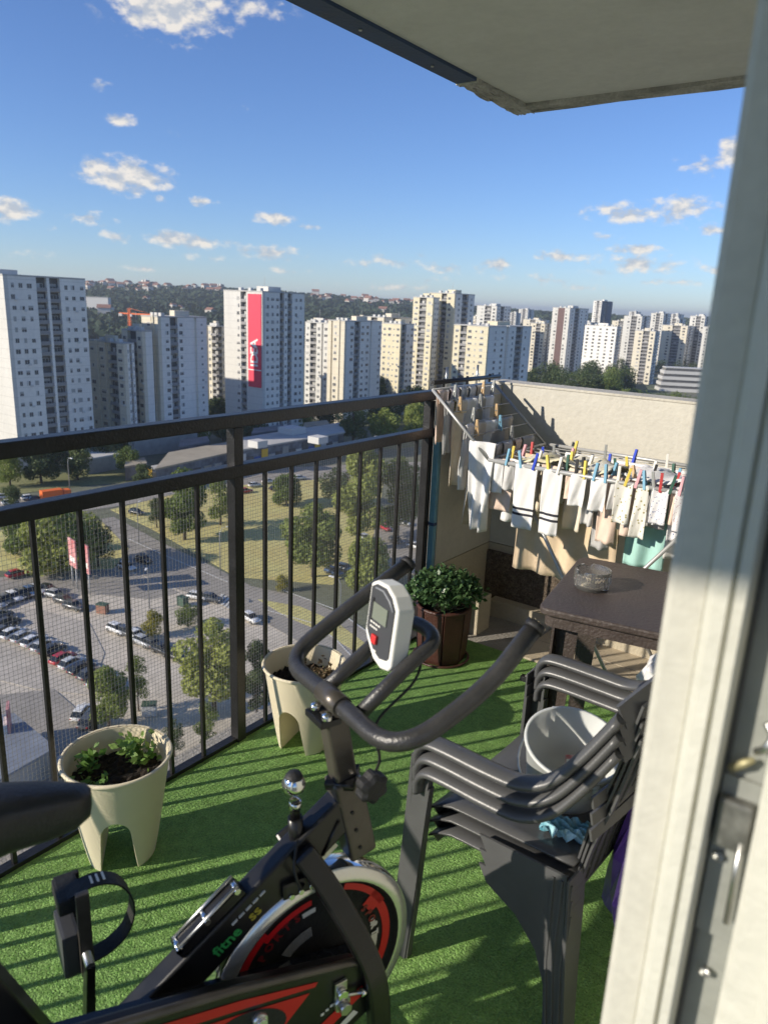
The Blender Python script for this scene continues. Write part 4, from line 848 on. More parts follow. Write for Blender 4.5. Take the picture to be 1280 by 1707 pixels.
def flat_cloth(name, label, cat, x0, x1, y0, y1, m, dz=.006):
    nx, ny = 26, 14; vs = []; ph = random.uniform(0, 6)
    for i in range(nx+1):
        for j in range(ny+1):
            u, v = i/nx, j/ny; vs.append((x0+(x1-x0)*u+.012*math.sin(6*v+ph), y0+(y1-y0)*v+.012*math.sin(8*u+ph), RZ+dz+.010*abs(math.sin(7*math.pi*v))*.6+.008*math.sin(9*u+5*v+ph)+.006*math.sin(23*u+ph)+.010))
    b = MB(); b.add(vs, [(i*(ny+1)+j, (i+1)*(ny+1)+j, (i+1)*(ny+1)+j+1, i*(ny+1)+j+1) for i in range(nx) for j in range(ny)], 0, True); o = b.build(name, m); md = o.modifiers.new('thick', 'SOLIDIFY'); md.thickness = .0025; md.offset = 0
    c = Vector(((x0+x1)/2, (y0+y1)/2, RZ)); o.data.transform(Matrix.Translation(-c)); o.location = c; return tag(o, label, cat, G2)
flat_cloth('drying_shirt', 'white shirt laid flat over the rack wires on the right', 'shirt', -.86, -.44, RY0+.05, RY0+.27, f_white)
flat_cloth('drying_shirt', 'yellow and white shirt laid flat over the rack wires on the left', 'shirt', -1.27, -.90, RY0+.06, RY0+.25, fabric('butter_yellow_cotton', (.74,.64,.30), var=.2, col2=(.78,.76,.70), vscale=14))
# on the raised wing, in shade
def wingz(t): return RX0+(WX-RX0)*t, RZ+(WZ-RZ)*t+.002
GW = 'washing on the raised wing'
f_pink = fabric('dusty_pink_cotton', (.50,.40,.37)); f_sand = fabric('sand_cotton', (.50,.45,.37)); f_pale = fabric('pale_grey_cotton', (.55,.54,.53))
wl_ = [(.14,'white'),(.30,'taupe'),(.46,'pale grey'),(.62,'sand'),(.80,'dusty pink'),(.97,'grey')]
FB = {'white': f_white, 'cream': f_cream, 'pale grey': f_pale, 'sand': f_sand, 'pale pink': MATS['pale_pink_cotton'], 'grey': f_grey, 'bright white': f_white, 'peach': f_peach}
CT = ['sock', 'vest', 'sleeve', 'shorts', 'sock', 'towel']; cols = list(FB); rw = random.Random(11); WN = ['lowest', 'second', 'third', 'fourth', 'fifth', 'top']; PN = ['front', 'second', 'third', 'fourth', 'back']
for wi, (t, _) in enumerate(wl_):
    if wi in (1, 3): continue
    y = 2.615
    for k in range(5):
        w = rw.uniform(.055, .095); drop = rw.uniform(.18, .40)*(1.1 if wi > 1 else .85); cn_ = cols[(wi*3+k*5+rw.randrange(2)) % len(cols)]; ct = CT[(wi+k*2) % len(CT)]; xw, zw = wingz(t)
        cloth('hanging_'+ct, '%s %s, %s piece on the %s wire of the raised wing' % (cn_, ct, PN[k], WN[wi]), ct, y, y+w, xw, zw, drop, FB[cn_], 1, .016, rw.uniform(.85, 1.15), GW, ax='y', back=.05, tilt=rw.uniform(-.02, .02)); y += w+rw.uniform(.004, .02)
for i, (x, w, dr, m_, nm_) in enumerate([(-1.372, .05, .13, f_white, 'white'), (-1.318, .045, .11, f_pale, 'pale grey'), (-1.058, .035, .10, f_peach, 'peach'), (-.888, .03, .11, f_pale, 'grey'), (-.742, .03, .13, f_white, 'white'), (-.674, .026, .12, f_peach, 'peach'), (-.590, .03, .15, f_pale, 'grey'), (-.50, .06, .17, f_pr, 'dotted')]):
    cloth('hanging_sock', 'narrow %s baby sock squeezed between its neighbours, number %s along the front bar' % (nm_, ('one', 'two', 'three', 'four', 'five', 'six', 'seven', 'eight')[i]), 'sock', x, x+w, yF+.012, zF, dr, m_, 1, .008, 1.05, S)
rw2 = random.Random(5); IN = [f_white, f_pale, f_cream, f_peach, f_pr, f_white, f_grey, f_pr2, f_dot]; INn = ['white', 'pale grey', 'cream', 'peach', 'dotted white', 'white', 'grey', 'olive printed', 'red dotted']
for wi, dy in enumerate((.06, .135, .21)):
    x = -1.34+.02*wi; k = 0
    while x < -.50:
        w = rw2.uniform(.05, .085); q = rw2.randrange(len(IN)); ct = ('sock', 'pair of briefs', 'small vest')[k % 3]
        if rw2.random() < .82: cloth('hanging_'+('sock', 'briefs', 'vest')[k % 3], '%s %s hanging on inner wire %s, %s' % (INn[q], ct, ('one', 'two', 'three')[wi], 'above the beige towel' if x < -1.1 else 'behind the ankle socks' if x < -.85 else 'behind the printed socks' if x < -.66 else 'by the door frame'), ('sock', 'underwear', 'vest')[k % 3], x, x+w, yF+dy, zF, rw2.uniform(.10, .26), IN[q], 1, .012, rw2.uniform(.85, 1.1), G2, back=.03)
        x += w+rw2.uniform(.006, .03); k += 1
# pegs
PEG = {'blue': (.02,.06,.52), 'red': (.50,.06,.06), 'yellow': (.72,.56,.10), 'grey': (.30,.31,.30), 'green': (.03,.10,.07), 'pale blue': (.18,.38,.52), 'wooden': (.55,.38,.20), 'white': (.75,.72,.66), 'pink': (.70,.35,.38), 'black': (.03,.03,.03)}
pegme = {}
def peg(col, p, rz, tilt, where):
    m = mat('peg_'+col.replace(' ', '_'), PEG[col], .5, var=.05)
    e = empty('clothes_peg', p, rz, '%s clothes peg %s' % (col, where), 'peg', 'clothes pegs on the rack'); e.rotation_euler = (0, R(tilt), rz)
    if col not in pegme:
        a = MB().bev((-.005, -.0075, -.026), (.005, -.0020, .042), .0015).build('peg_half', m, e); c = MB().bev((-.005, .0020, -.026), (.005, .0075, .042), .0015).build('peg_half', m, e); s = MB().tube([(-.0065, 0, .014), (.0065, 0, .014)], .0035, 8).build('spring', m_steel, e)
        a.rotation_euler = (R(-4), 0, 0); c.rotation_euler = (R(4), 0, 0); pegme[col] = (a.data, c.data, s.data)
    else:
        A, B_, S_ = pegme[col]; inst('peg_half', A, e, (0, 0, 0), (R(-4), 0, 0)); inst('peg_half', B_, e, (0, 0, 0), (R(4), 0, 0)); inst('spring', S_, e)
row = [(-1.30,'pale blue'),(-1.245,'pale blue'),(-1.185,'blue'),(-1.13,'yellow'),(-1.085,'white'),(-1.02,'black'),(-.985,'yellow'),(-.945,'pale blue'),(-.905,'pale blue'),(-.86,'white'),(-.828,'yellow'),(-.79,'pink'),(-.765,'pale blue'),(-.735,'grey'),(-.71,'red'),(-.672,'green'),(-.64,'pink'),(-.60,'pale blue'),(-.545,'blue')]
for i, (x, c) in enumerate(row): peg(c, (x, yF+random.uniform(-.004, .004), RZ+.016), random.uniform(-.3, .3), random.uniform(-14, 14), 'on the front bar, number %d from the left' % (i+1) if 0 else 'clipped to the front bar ' + ('at the left end', 'above the striped socks', 'above the ankle socks', 'above the olive print', 'near the dotted socks', 'by the door frame')[min(5, i*6//len(row))])
for i, (x, c) in enumerate([(-1.18,'yellow'),(-1.05,'grey'),(-.93,'blue'),(-.80,'white'),(-.66,'red'),(-.53,'wooden')]): peg(c, (x, RY0+.37+random.uniform(-.004, .004), RZ+.02), random.uniform(-.3, .3), random.uniform(-10, 10), 'standing up on the back wire')
rp_ = random.Random(21); pc_ = ['yellow', 'grey', 'pale blue', 'white', 'pink', 'wooden', 'green', 'blue', 'red', 'black']
for wi, dy in enumerate((.074, .148, .222)):
    for k in range(9):
        x = -1.30+.098*k+rp_.uniform(-.03, .03); peg(pc_[(k*3+wi*4) % 10], (x, yF+dy, RZ+.014), rp_.uniform(-.4, .4), rp_.uniform(-18, 18), 'on inner wire %s, number %s from the left' % (('one', 'two', 'three')[wi], ('one', 'two', 'three', 'four', 'five', 'six', 'seven', 'eight', 'nine')[k]))
for i, (t, y, c) in enumerate([(.34,2.66,'wooden'),(.5,2.70,'grey'),(.5,2.90,'wooden'),(.67,2.67,'wooden'),(.67,2.84,'grey'),(.84,2.70,'grey'),(.84,2.94,'wooden'),(.34,2.86,'pale blue'),(.84,3.03,'grey'),(.17,2.88,'grey')]):
    xw, zw = wingz(t); peg(c, (xw, y, zw+.016), R(90), random.uniform(-10, 10), 'on the raised wing ' + ('near the front', 'near the back')[y > 2.8])
# ================================================================== the city below
def gp(x, y, dz=0.0): p = onz(x, y, ZG+dz); return Vector((p[0], p[1], ZG+dz))
def hill_z(x, y):
    r = math.hypot(x, y); az = math.degrees(math.atan2(-x, y))          # degrees left of +Y
    h = 0.0
    w = max(0.0, min(1.0, (az-24)/22))                       # the wooded ridge lies to the left
    t = max(0.0, min(1.0, (r-900)/1500)); t = t*t*(3-2*t)
    h += t*(38+30*w)
    t2 = max(0.0, min(1.0, (r-2300)/3500)); h += t2*(2-6*w)
    return ZG+h
m_gr = mat('city_ground', (.22,.21,.16), .95, var=.25, vscale=.02, fine=.15, fscale=.6, col2=(.10,.125,.06))
b = MB(); rs = [6]+list(np.geomspace(20, 14000, 70)); na = 180; vs = []
for r in rs:
    for j in range(na): a = 2*math.pi*j/na; x, y = r*math.sin(a), r*math.cos(a); vs.append((x, y, hill_z(x, y)+(RNG.normal(0, 1.2) if r > 1000 else 0)))
fs = [(i*na+j, i*na+(j+1) % na, (i+1)*na+(j+1) % na, (i+1)*na+j) for i in range(len(rs)-1) for j in range(na)]
b.add(vs, fs, 0, True); b.add([vs[j] for j in range(na)], [tuple(range(na))[::-1]]); g = b.build('ground', m_gr); tag(g, kind='structure')
m_asph = mat('grey_asphalt', (.29,.265,.23), .92, var=.16, vscale=.12, fine=.12, fscale=2.5)
m_pave = mat('beige_paving', (.52,.46,.37), .93, var=.12, vscale=.15, fine=.12, fscale=1.2)
m_dry = mat('dry_grass', (.60,.49,.18), .95, var=.22, vscale=.12, fine=.25, fscale=1.5, col2=(.52,.48,.19))
m_grass = mat('green_grass', (.17,.19,.07), .95, var=.3, vscale=.1, fine=.2, fscale=1.2, col2=(.25,.24,.10))
m_line = mat('white_road_paint', (.62,.61,.57), .8, var=.1)
m_kerb = mat('kerb_stone', (.42,.41,.38), .9, var=.1)
def sheet(name, px, m, lvl, kerb=None):
    P = [gp(*p) for p in px]; z = ZG+.05+.02*lvl
    b = MB(); n = len(P); b.add([(p.x, p.y, z) for p in P]+[(p.x, p.y, z-.3) for p in P], [tuple(range(n))]+[(i, (i+1) % n, n+(i+1) % n, n+i) for i in range(n)])
    o = b.build(name, m); tag(o, kind='structure'); return o
sheet('plaza', [(-60,1000),(120,950),(250,940),(420,985),(560,1070),(640,1180),(560,1420),(300,1500),(-120,1560)], m_pave, 0)
sheet('boulevard', [(-80,845),(210,812),(430,782),(640,772),(760,768),(760,792),(640,796),(430,808),(210,842),(-80,884)], m_asph, 1)
sheet('park_lawn', [(185,850),(300,822),(430,806),(560,798),(640,800),(628,880),(600,940),(555,975),(470,968),(395,962),(330,925),(250,880)], m_dry, 2)
sheet('street', [(150,868),(190,862),(270,905),(345,940),(420,978),(500,995),(580,1030),(680,1100),(720,1180),(640,1200),(560,1110),(480,1060),(390,1010),(300,985),(225,955),(160,905)], m_asph, 3)
sheet('verge', [(430,1000),(500,1012),(560,1038),(625,1085),(600,1092),(540,1055),(480,1030)], m_dry, 5)
sheet('side_street', [(-40,965),(60,960),(180,950),(230,958),(300,988),(250,1000),(150,990),(-40,1010)], m_asph, 2)
sheet('car_park', [(-60,1020),(60,1015),(150,1040),(175,1090),(150,1160),(60,1150),(-60,1120)], mat('car_park_surface', (.44,.395,.33), .93, var=.12, vscale=.2, fine=.12, fscale=1.4), 4)
sheet('car_park', [(625,870),(730,860),(735,960),(650,955),(622,915)], MATS['grey_asphalt'], 4)
sheet('yard_shade_patch', [(-40,1165),(90,1150),(165,1215),(150,1330),(-40,1340)], m_asph, 6)  # darker sheet laid over the plaza to stand for a building's shade
sheet('lawn', [(-60,760),(120,748),(240,770),(250,800),(120,812),(-60,836)], m_grass, 2)
sheet('lawn', [(20,880),(170,870),(215,915),(190,948),(60,955),(-20,950),(-30,895)], m_dry, 5)
sheet('lawn', [(260,1320),(420,1215),(520,1110),(600,1180),(620,1330),(400,1400)], m_dry, 5)
sheet('lawn', [(620,690),(740,680),(745,740),(640,750)], m_grass, 2)
def stripe(name, pts, w, lvl):
    P = [gp(*p) for p in pts]; b = MB(); z = ZG+.05+.02*lvl
    for p, q in zip(P, P[1:]):
        d = (q-p).normalized(); s = Vector((-d.y, d.x, 0))*w/2; b.add([(v.x, v.y, z) for v in (p+s, q+s, q-s, p-s)], [(0,1,2,3)])
    o = b.build(name, m_line); tag(o, kind='structure'); return o
stripe('road_marking', [(442,1018),(520,1040),(560,1068),(590,1100)], .25, 8); stripe('road_marking', [(470,985),(560,1018),(640,1075)], .3, 8); stripe('road_marking', [(200,893),(270,925),(380,972)], .25, 8); stripe('road_marking', [(0,862),(200,828),(420,794)], .3, 8)
stripe('road_marking', [(100,1262),(92,1292),(5,1330)], .3, 9)
for i in range(7): stripe('crosswalk', [(372+i*5, 992+i*3), (360+i*5, 1004+i*3)], .5, 8)
# ------------------------------------------------------------------ apartment blocks
def facade_mat(name, col, fl=2.8, joint=.82, var=.07):
    m = mat(name, col, .85, var=var, vscale=.12, fine=.05, fscale=.9, streak=.25); nt = m.node_tree; N, L = nt.nodes, nt.links; b = N['Principled BSDF']; src = b.inputs['Base Color'].links[0].from_socket
    tc = N.new('ShaderNodeTexCoord'); sx = N.new('ShaderNodeSeparateXYZ'); L.new(tc.outputs['Object'], sx.inputs[0])
    d = N.new('ShaderNodeMath'); d.operation = 'DIVIDE'; L.new(sx.outputs[2], d.inputs[0]); d.inputs[1].default_value = fl
    f = N.new('ShaderNodeMath'); f.operation = 'FRACT'; L.new(d.outputs[0], f.inputs[0])
    lt = N.new('ShaderNodeMath'); lt.operation = 'LESS_THAN'; L.new(f.outputs[0], lt.inputs[0]); lt.inputs[1].default_value = .055
    mx = N.new('ShaderNodeMixRGB'); mx.blend_type = 'MULTIPLY'; L.new(lt.outputs[0], mx.inputs[0]); L.new(src, mx.inputs[1]); mx.inputs[2].default_value = (joint, joint, joint, 1); L.new(mx.outputs[0], b.inputs['Base Color']); return m
w_white = facade_mat('white_panel_facade', (.62,.60,.545)); w_cream = facade_mat('cream_panel_facade', (.66,.60,.47)); w_lifted = facade_mat('shade_lifted_panel_facade', (.82,.785,.71)); w_yel = facade_mat('pale_yellow_facade', (.67,.60,.42)); w_dark = facade_mat('brown_panel_facade', (.16,.10,.09))  # panels of faces away from the sun: colour lightened and warmed against shade
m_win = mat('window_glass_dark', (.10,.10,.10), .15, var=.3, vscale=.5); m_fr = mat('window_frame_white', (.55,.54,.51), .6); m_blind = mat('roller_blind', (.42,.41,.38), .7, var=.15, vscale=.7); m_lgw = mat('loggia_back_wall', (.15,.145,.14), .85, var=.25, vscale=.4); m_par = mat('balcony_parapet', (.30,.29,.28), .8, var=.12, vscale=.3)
m_roof = mat('roof_felt', (.20,.20,.20), .9, var=.2, vscale=.2); m_conc2 = mat('roof_concrete', (.46,.45,.42), .9, var=.15, vscale=.3)
WME = {}
def win_mesh(w, h, kind):
    k = (round(w, 1), round(h, 1), kind)
    if k in WME: return WME[k]
    b = MB(); t = .09   # in the x-z plane, outside towards -y
    b.box((-w/2, -.05, -h/2), (-w/2+t, .12, h/2), 0); b.box((w/2-t, -.05, -h/2), (w/2, .12, h/2), 0); b.box((-w/2+t, -.05, h/2-t), (w/2-t, .12, h/2), 0); b.box((-w/2+t, -.05, -h/2), (w/2-t, .12, -h/2+t), 0)
    b.add([(-w/2+t, -.012, -h/2+t), (w/2-t, -.012, -h/2+t), (w/2-t, -.012, h/2-t), (-w/2+t, -.012, h/2-t)], [(0,1,2,3)], 1)
    b.box((-.04, -.03, -h/2+t), (.04, .05, h/2-t), 0)
    if kind in (1, 2): b.box((-w/2+t, -.03, h/2-t-(h-2*t)*(.45 if kind == 1 else .95)), (w/2-t, .02, h/2-t), 2)
    if kind == 3: b.box((-w/2+t, -.028, -h/2+t), (-.04, .02, h/2-t), 0)
    o = b.build('window', [m_fr, m_win, m_blind]); me = o.data; bpy.data.objects.remove(o); WME[k] = me; return me
PME = {}
def par_mesh(w):
    k = round(w, 1)
    if k not in PME:
        b = MB(); b.box((-w/2, 0, .0), (w/2, .14, 1.05), 0); b.box((-w/2, .14, -.12), (w/2, 1.25, .0), 1); o = b.build('balcony', [m_par, m_conc2]); PME[k] = o.data; bpy.data.objects.remove(o)
    return PME[k]
_o = MB().bev((-.42, -.34, -.30), (.42, 0, .30), .03).build('air_conditioner', mat('ac_unit', (.62,.61,.58), .6)); ac_me = _o.data; bpy.data.objects.remove(_o)
def block(label, top, left, right, D, S, E, wall=w_white, wallE=None, fl=2.8, detail=True, cat='building', roof=True, name='apartment_block', sp=None, zg=ZG, ww=.50, group=None, base_gap=1.2, wh=1.35):
    """top: pixel of the corner between the two seen faces, left/right: pixels of the far ends, D: distance"""
    pc = dist(top[0], top[1], D); xc, yc, zt = pc
    wl = xc-ony(left[0], left[1], yc)[0]; wr = onx(right[0], right[1], xc)[1]-yc
    wl = max(4, min(90, wl)); wr = max(4, min(90, wr)); H = zt-zg; nf = max(2, int((H-base_gap)/fl))
    e = empty(name, (xc, yc, zg), 0, label, cat, group)
    core = MB(); core.box((-wl+1.3, 1.3, -1), (-1.3, max(2.6, wr-.02), H-.06), 0); dpt = 1.3
    wb = MB(); wb2 = MB(); wins = []; bals = []; acs = []
    for face, strips, W, tgt in (('S', S, wl, wb), ('E', E, wr-dpt, wb2)):
        tot = sum(q for _, q in strips); pos = 0.0
        for kind, q in strips:
            a = pos/tot*W; c = (pos+q)/tot*W; pos += q; mid = (a+c)/2; sw = c-a
            def bx(n0, n1, a=a, c=c, z0=-1, z1=H, mi=0):
                if face == 'S': tgt.box((-wl+a, n0, z0), (-wl+c, n1, z1), mi)
                else: tgt.box((-n1, dpt+a, z0), (-n0, dpt+c, z1), mi)
            if kind in 'bwWk': bx(0, dpt)
            elif kind == 'r': bx(-.45, dpt, z1=H+.6)
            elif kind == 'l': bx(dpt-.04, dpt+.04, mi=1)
            elif kind == 'n': bx(.7, dpt, mi=0)
            elif kind == 'd': bx(0, dpt, mi=2)
            if kind in 'wWkl':
                for f in range(nf):
                    zc = H-1.0-fl*(f+.5)
                    if zc < 2.2: continue
                    if kind == 'l': bals.append((face, mid, zc-1.35, sw)); wins.append((face, mid, zc+.05, min(sw*.62, 2.4), 1.7, dpt-.05)) if random.random() < .8 else None
                    else:
                        n_ = 2 if kind == 'W' else 1
                        for k in range(n_):
                            m2 = mid+(k-(n_-1)/2)*sw*.46
                            if kind == 'k' and random.random() < .1: continue
                            if random.random() < .05: continue
                            wins.append((face, m2+random.uniform(-.12, .12), zc+random.uniform(-.06, .06), (min(1.9, sw*(ww if n_ == 1 else ww*.55))*random.choice((.75, 1, 1, 1.25))) if kind != 'k' else .9, (wh if kind != 'k' else .9)*random.choice((.85, 1, 1)), 0))
                            if detail and random.random() < .10: acs.append((face, m2+sw*.32, zc-.75))
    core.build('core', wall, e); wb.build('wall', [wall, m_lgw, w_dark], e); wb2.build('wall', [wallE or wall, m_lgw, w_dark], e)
    if detail:
        for face, u, z, w, h, inn in wins:
            me = win_mesh(w, h, random.choice((0, 0, 0, 1, 1, 2, 3)))
            if face == 'S': inst('window', me, e, (-wl+u, inn, z))
            else: inst('window', me, e, (-inn, dpt+u, z), (0, 0, R(90)))
        for face, u, z in acs:
            if face == 'S': inst('air_conditioner', ac_me, e, (-wl+u, 0, z))
            else: inst('air_conditioner', ac_me, e, (0, dpt+u, z), (0, 0, R(90)))
        for face, u, z, w in bals:
            if face == 'S': inst('balcony', par_mesh(w*.995), e, (-wl+u, 0, z))
            else: inst('balcony', par_mesh(w*.995), e, (0, dpt+u, z), (0, 0, R(90)))
    else:
        b = MB()
        for face, u, z, w, h, inn in wins:
            mi = 1 if random.random() < .25 else 0
            if face == 'S': b.box((-wl+u-w/2, inn-.03, z-h/2), (-wl+u+w/2, inn+.05, z+h/2), mi)
            else: b.box((-inn-.05, dpt+u-w/2, z-h/2), (-inn+.03, dpt+u+w/2, z+h/2), mi)
        if wins: tag(b.build('window_row', [m_win, m_blind], e), kind='stuff')
        b = MB()
        for face, u, z, w in bals:
            if face == 'S': b.box((-wl+u-w/2, 0, z), (-wl+u+w/2, .14, z+1.05))
            else: b.box((-.14, dpt+u-w/2, z), (0, dpt+u+w/2, z+1.05))
        if bals: tag(b.build('balcony_row', m_par, e), kind='stuff')
    if roof:
        r = MB().box((-wl-.1, -.1, H+.002), (.1, wr+.1, H+.45)).build('roof', m_conc2, e)
        MB().box((-wl*.65, wr*.45, H+.45), (-wl*.35, wr*.75, H+2.3)).build('lift_house', wall, r)
        for q in range(3): MB().box((-wl*(.2+.25*q), wr*.08, H+.45), (-wl*(.2+.25*q)+1.4, wr*.08+1.4, H+1.5)).build('roof_vent', m_fr, r)
        if wl > 10:
            MB().tube([(-wl*.5, wr*.5, H+2.2), (-wl*.5, wr*.5, H+6)], .07, 6).build('antenna', m_conc2, r)
    return e
A = [('w',3),('w',3),('w',3),('b',1.2),('l',4),('b',1),('l',4),('b',1),('w',2.6),('w',3),('b',.6),('w',3)]
block('tall white tower with dark loggia columns at the left edge', (5,459), (-190,462), (142,468), 245, [('b',3),('w',3),('l',3),('w',3),('b',2)], A, w_white, w_lifted, wh=1.4, fl=3.1)
# stepped blocks right of it
block('low cream stepped block beside the left tower', (206,574), (148,572), (222,580), 262, [('w',2),('r',.8),('w',2),('n',.8),('l',2.5),('w',2)], [('w',3),('l',3),('w',3)], w_cream, w_lifted)
block('narrow cream block with loggia stacks stepping up behind it', (237,553), (203,552), (250,556), 268, [('w',2),('l',3),('w',2)], [('b',3)], w_cream, w_lifted)
block('cream and grey slab block under the orange crane', (263,529), (236,526), (345,548), 272, [('b',2),('w',2),('n',.7),('r',.6),('b',1.6)], [('b',1),('w',2.4),('l',3),('w',2.4),('b',4),('n',1.2),('k',4.2)], w_cream, w_lifted)
block('slim cream block with balconies left of the banner tower', (360,545), (344,543), (374,552), 330, [('r',.7),('w',2),('l',2.2)], [('l',3),('w',2)], w_cream, w_cream)
bt_ = block('tall white tower carrying the red banner', (437.5,487), (373,483), (508,487), 292, [('b',5.2),('w',2.2),('l',2.4),('b',1.2),('b',5.6)], [('w',3),('w',3),('w',3),('l',2.6),('w',2.2),('l',2.8),('b',1),('w',3),('w',3),('b',1)], w_white, w_lifted)
# the banner: a long red sheet with white letters
m_ban = mat('banner_red', (.72,.045,.085), .6, var=.05, vscale=.2); m_banw = mat('banner_white', (.80,.78,.72), .6)
tz = bt_.location.z; P0 = ony(414, 490, bt_.location.y); P1 = ony(436, 490, bt_.location.y); Z1 = ony(425, 490, bt_.location.y)[2]; Z0 = ony(430, 646, bt_.location.y)[2]
bx0, bx1 = P0[0]-bt_.location.x, P1[0]-bt_.location.x
bn = empty('banner', (bt_.location.x+(bx0+bx1)/2, bt_.location.y-.2, Z0), 0, 'long red vertical banner with white capitals on the tower', 'banner')
bw = abs(bx1-bx0); bhh = Z1-Z0
MB().box((-bw/2, -.06, 0), (bw/2, .06, bhh)).build('sheet', m_ban, bn)
MB().box((-bw/2, -.075, bhh*.185), (bw/2, -.0605, bhh*.195)).build('band', m_banw, bn)
for i, ch in enumerate('IDEA'):
    o = text_mesh(ch, bw*.80, 'banner_letter', m_banw, bn, .02, .10)
    o.matrix_local = Matrix(((0, -1, 0, 0), (0, 0, -1, -.13), (1, 0, 0, bhh*(.240+.078*i)), (0, 0, 0, 1)))
# middle group
block('white block in partial shade right of the banner tower', (548,540), (509,545), (556,545), 345, [('w',2),('l',2.4),('w',2),('n',.6),('w',2)], [('w',3),('w',3)], w_white, w_lifted)
block('white slab block with a dark loggia stripe, centre', (575,536), (547,533), (636,553), 335, [('b',1.2),('n',.5),('w',2),('r',.6),('b',1.6)], [('b',1.2),('w',2.2),('l',2.6),('w',2.2),('w',2.2),('n',.8),('b',2.6),('w',2)], w_cream, w_lifted)
block('pale yellow block left of the twin towers', (668,541), (638,540), (690,548), 372, [('w',2),('w',2),('k',1.6),('w',2)], [('l',2.2),('w',2.2),('w',2)], w_yel, w_lifted)
block('low cream block with a set back attic', (640,530), (608,526), (690,532), 415, [('w',2),('l',2),('w',2)], [('w',2),('l',2),('w',2),('w',2)], w_cream, w_lifted, detail=False)
block('lower half of the yellow twin tower, nearer', (722,497), (689,497), (732,500), 400, [('w',2),('l',2.2),('w',2)], [('w',2),('w',2)], w_yel, w_lifted)
block('taller half of the yellow twin tower', (758,490), (716,488), (791,497), 406, [('b',1),('w',2),('k',1.5),('l',2),('w',2),('b',.8)], [('w',2.4),('l',2.4),('w',2.4)], w_yel, w_lifted)
block('yellow faced block in front of the twin towers', (814,545), (757,541), (886,545), 358, [('w',2),('l',2),('w',2),('k',1.6),('w',2),('b',.8)], [('b',1),('w',2.2),('w',2.2),('n',.8),('r',.5),('w',2.2),('l',2.4),('w',2.2),('b',1)], w_yel, w_lifted)
# right hand blocks, farther
def far(label, top, left, right, D, wall=w_white, wallE=w_lifted, S=None, E=None): return block(label, top, left, right, D, S or [('b',1),('w',2),('l',2.4),('w',2)], E or [('w',2),('l',2.2),('w',2),('w',2)], wall, wallE, detail=False, wh=1.5)
far('distant white tower peeping behind the yellow faced block', (828,511), (795,510), (851,514), 640)
far('pale block between two far towers', (908,540), (884,538), (922,543), 690, w_cream)
far('far white tower with a brown stripe', (950,514), (921,516), (980,522), 660, w_white, w_lifted, [('b',1),('w',1.6),('d',2),('d',1.2),('w',1.6),('b',.8)])
far('dark slender office tower on the skyline', (1003,502), (989,502), (1021,504), 1150, w_lifted, facade_mat('blue_grey_facade', (.12,.14,.18)))
far('broad grey block with many windows', (1028,545), (975,542), (1035,547), 640, w_lifted, w_lifted, [('w',2),('w',2),('w',2),('w',2),('w',2)])
far('white block with bright south face, right', (1070,528), (1040,528), (1084,533), 760)
far('lower cream block before the bright white block', (1092,553), (1058,553), (1099,556), 640, w_cream)
far('white tower behind the lower cream block', (1106,523), (1085,523), (1118,526), 900)
far('long pale block on the right skyline', (1146,544), (1104,541), (1156,546), 800, w_cream)
far('white tower near the door frame', (1175,528), (1150,528), (1186,530), 820)
far('pale block just left of the door frame', (1196,546), (1172,545), (1215,548), 760)
far('second white block behind the door frame', (1232,532), (1205,532), (1250,536), 840)
far('cream block filling the gap behind the yellow faced block', (900,534), (872,533), (915,537), 900, w_cream)
far('white block behind the brown striped tower', (984,538), (960,537), (996,540), 980)
far('cream block behind the broad grey block', (1046,536), (1020,535), (1056,538), 900, w_cream)
far('white block above the long pale block', (1132,532), (1112,531), (1142,534), 1050)
far('grey block between the twin towers and the distant white tower', (802,528), (786,527), (812,531), 700, w_cream)
far('cream block behind the centre slab', (606,531), (588,530), (618,534), 560, w_cream)
far('pale block right of the banner tower, behind', (530,536), (512,535), (540,539), 520, w_cream)
for i, (x, y, D, w, lb) in enumerate([(880,516,1500,26,'small far block on the right skyline behind the trees'),(1060,520,1700,20,'small far block above the bright white block'),(1130,524,1800,24,'small far block between the right towers'),(860,522,1300,20,'small far block beside the twin towers'),(1185,530,1600,24,'small far block by the door frame')]): far(lb, (x,y), (x-w*.6,y), (x+w*.4,y+1), D)
far('blue grey tower on the ridge, left of the crane', (243,467), (236,467), (250,468), 2300, w_lifted, MATS['blue_grey_facade']); far('blue grey tower on the ridge beside the banner tower', (368,474), (361,474), (374,475), 2500, w_lifted, MATS['blue_grey_facade'])
# a tower out of frame on the left whose shade falls on the blocks
e = empty('apartment_block', (-274, 42, ZG), 0, 'tall white tower beyond the left edge shading the stepped blocks', 'building')
MB().box((-30, 0, -1), (0, 24, 17-ZG)).build('wall', w_white, e); MB().box((-30.1, -.1, 17-ZG+.01), (.1, 24.1, 17-ZG+.5)).build('roof', m_conc2, e)
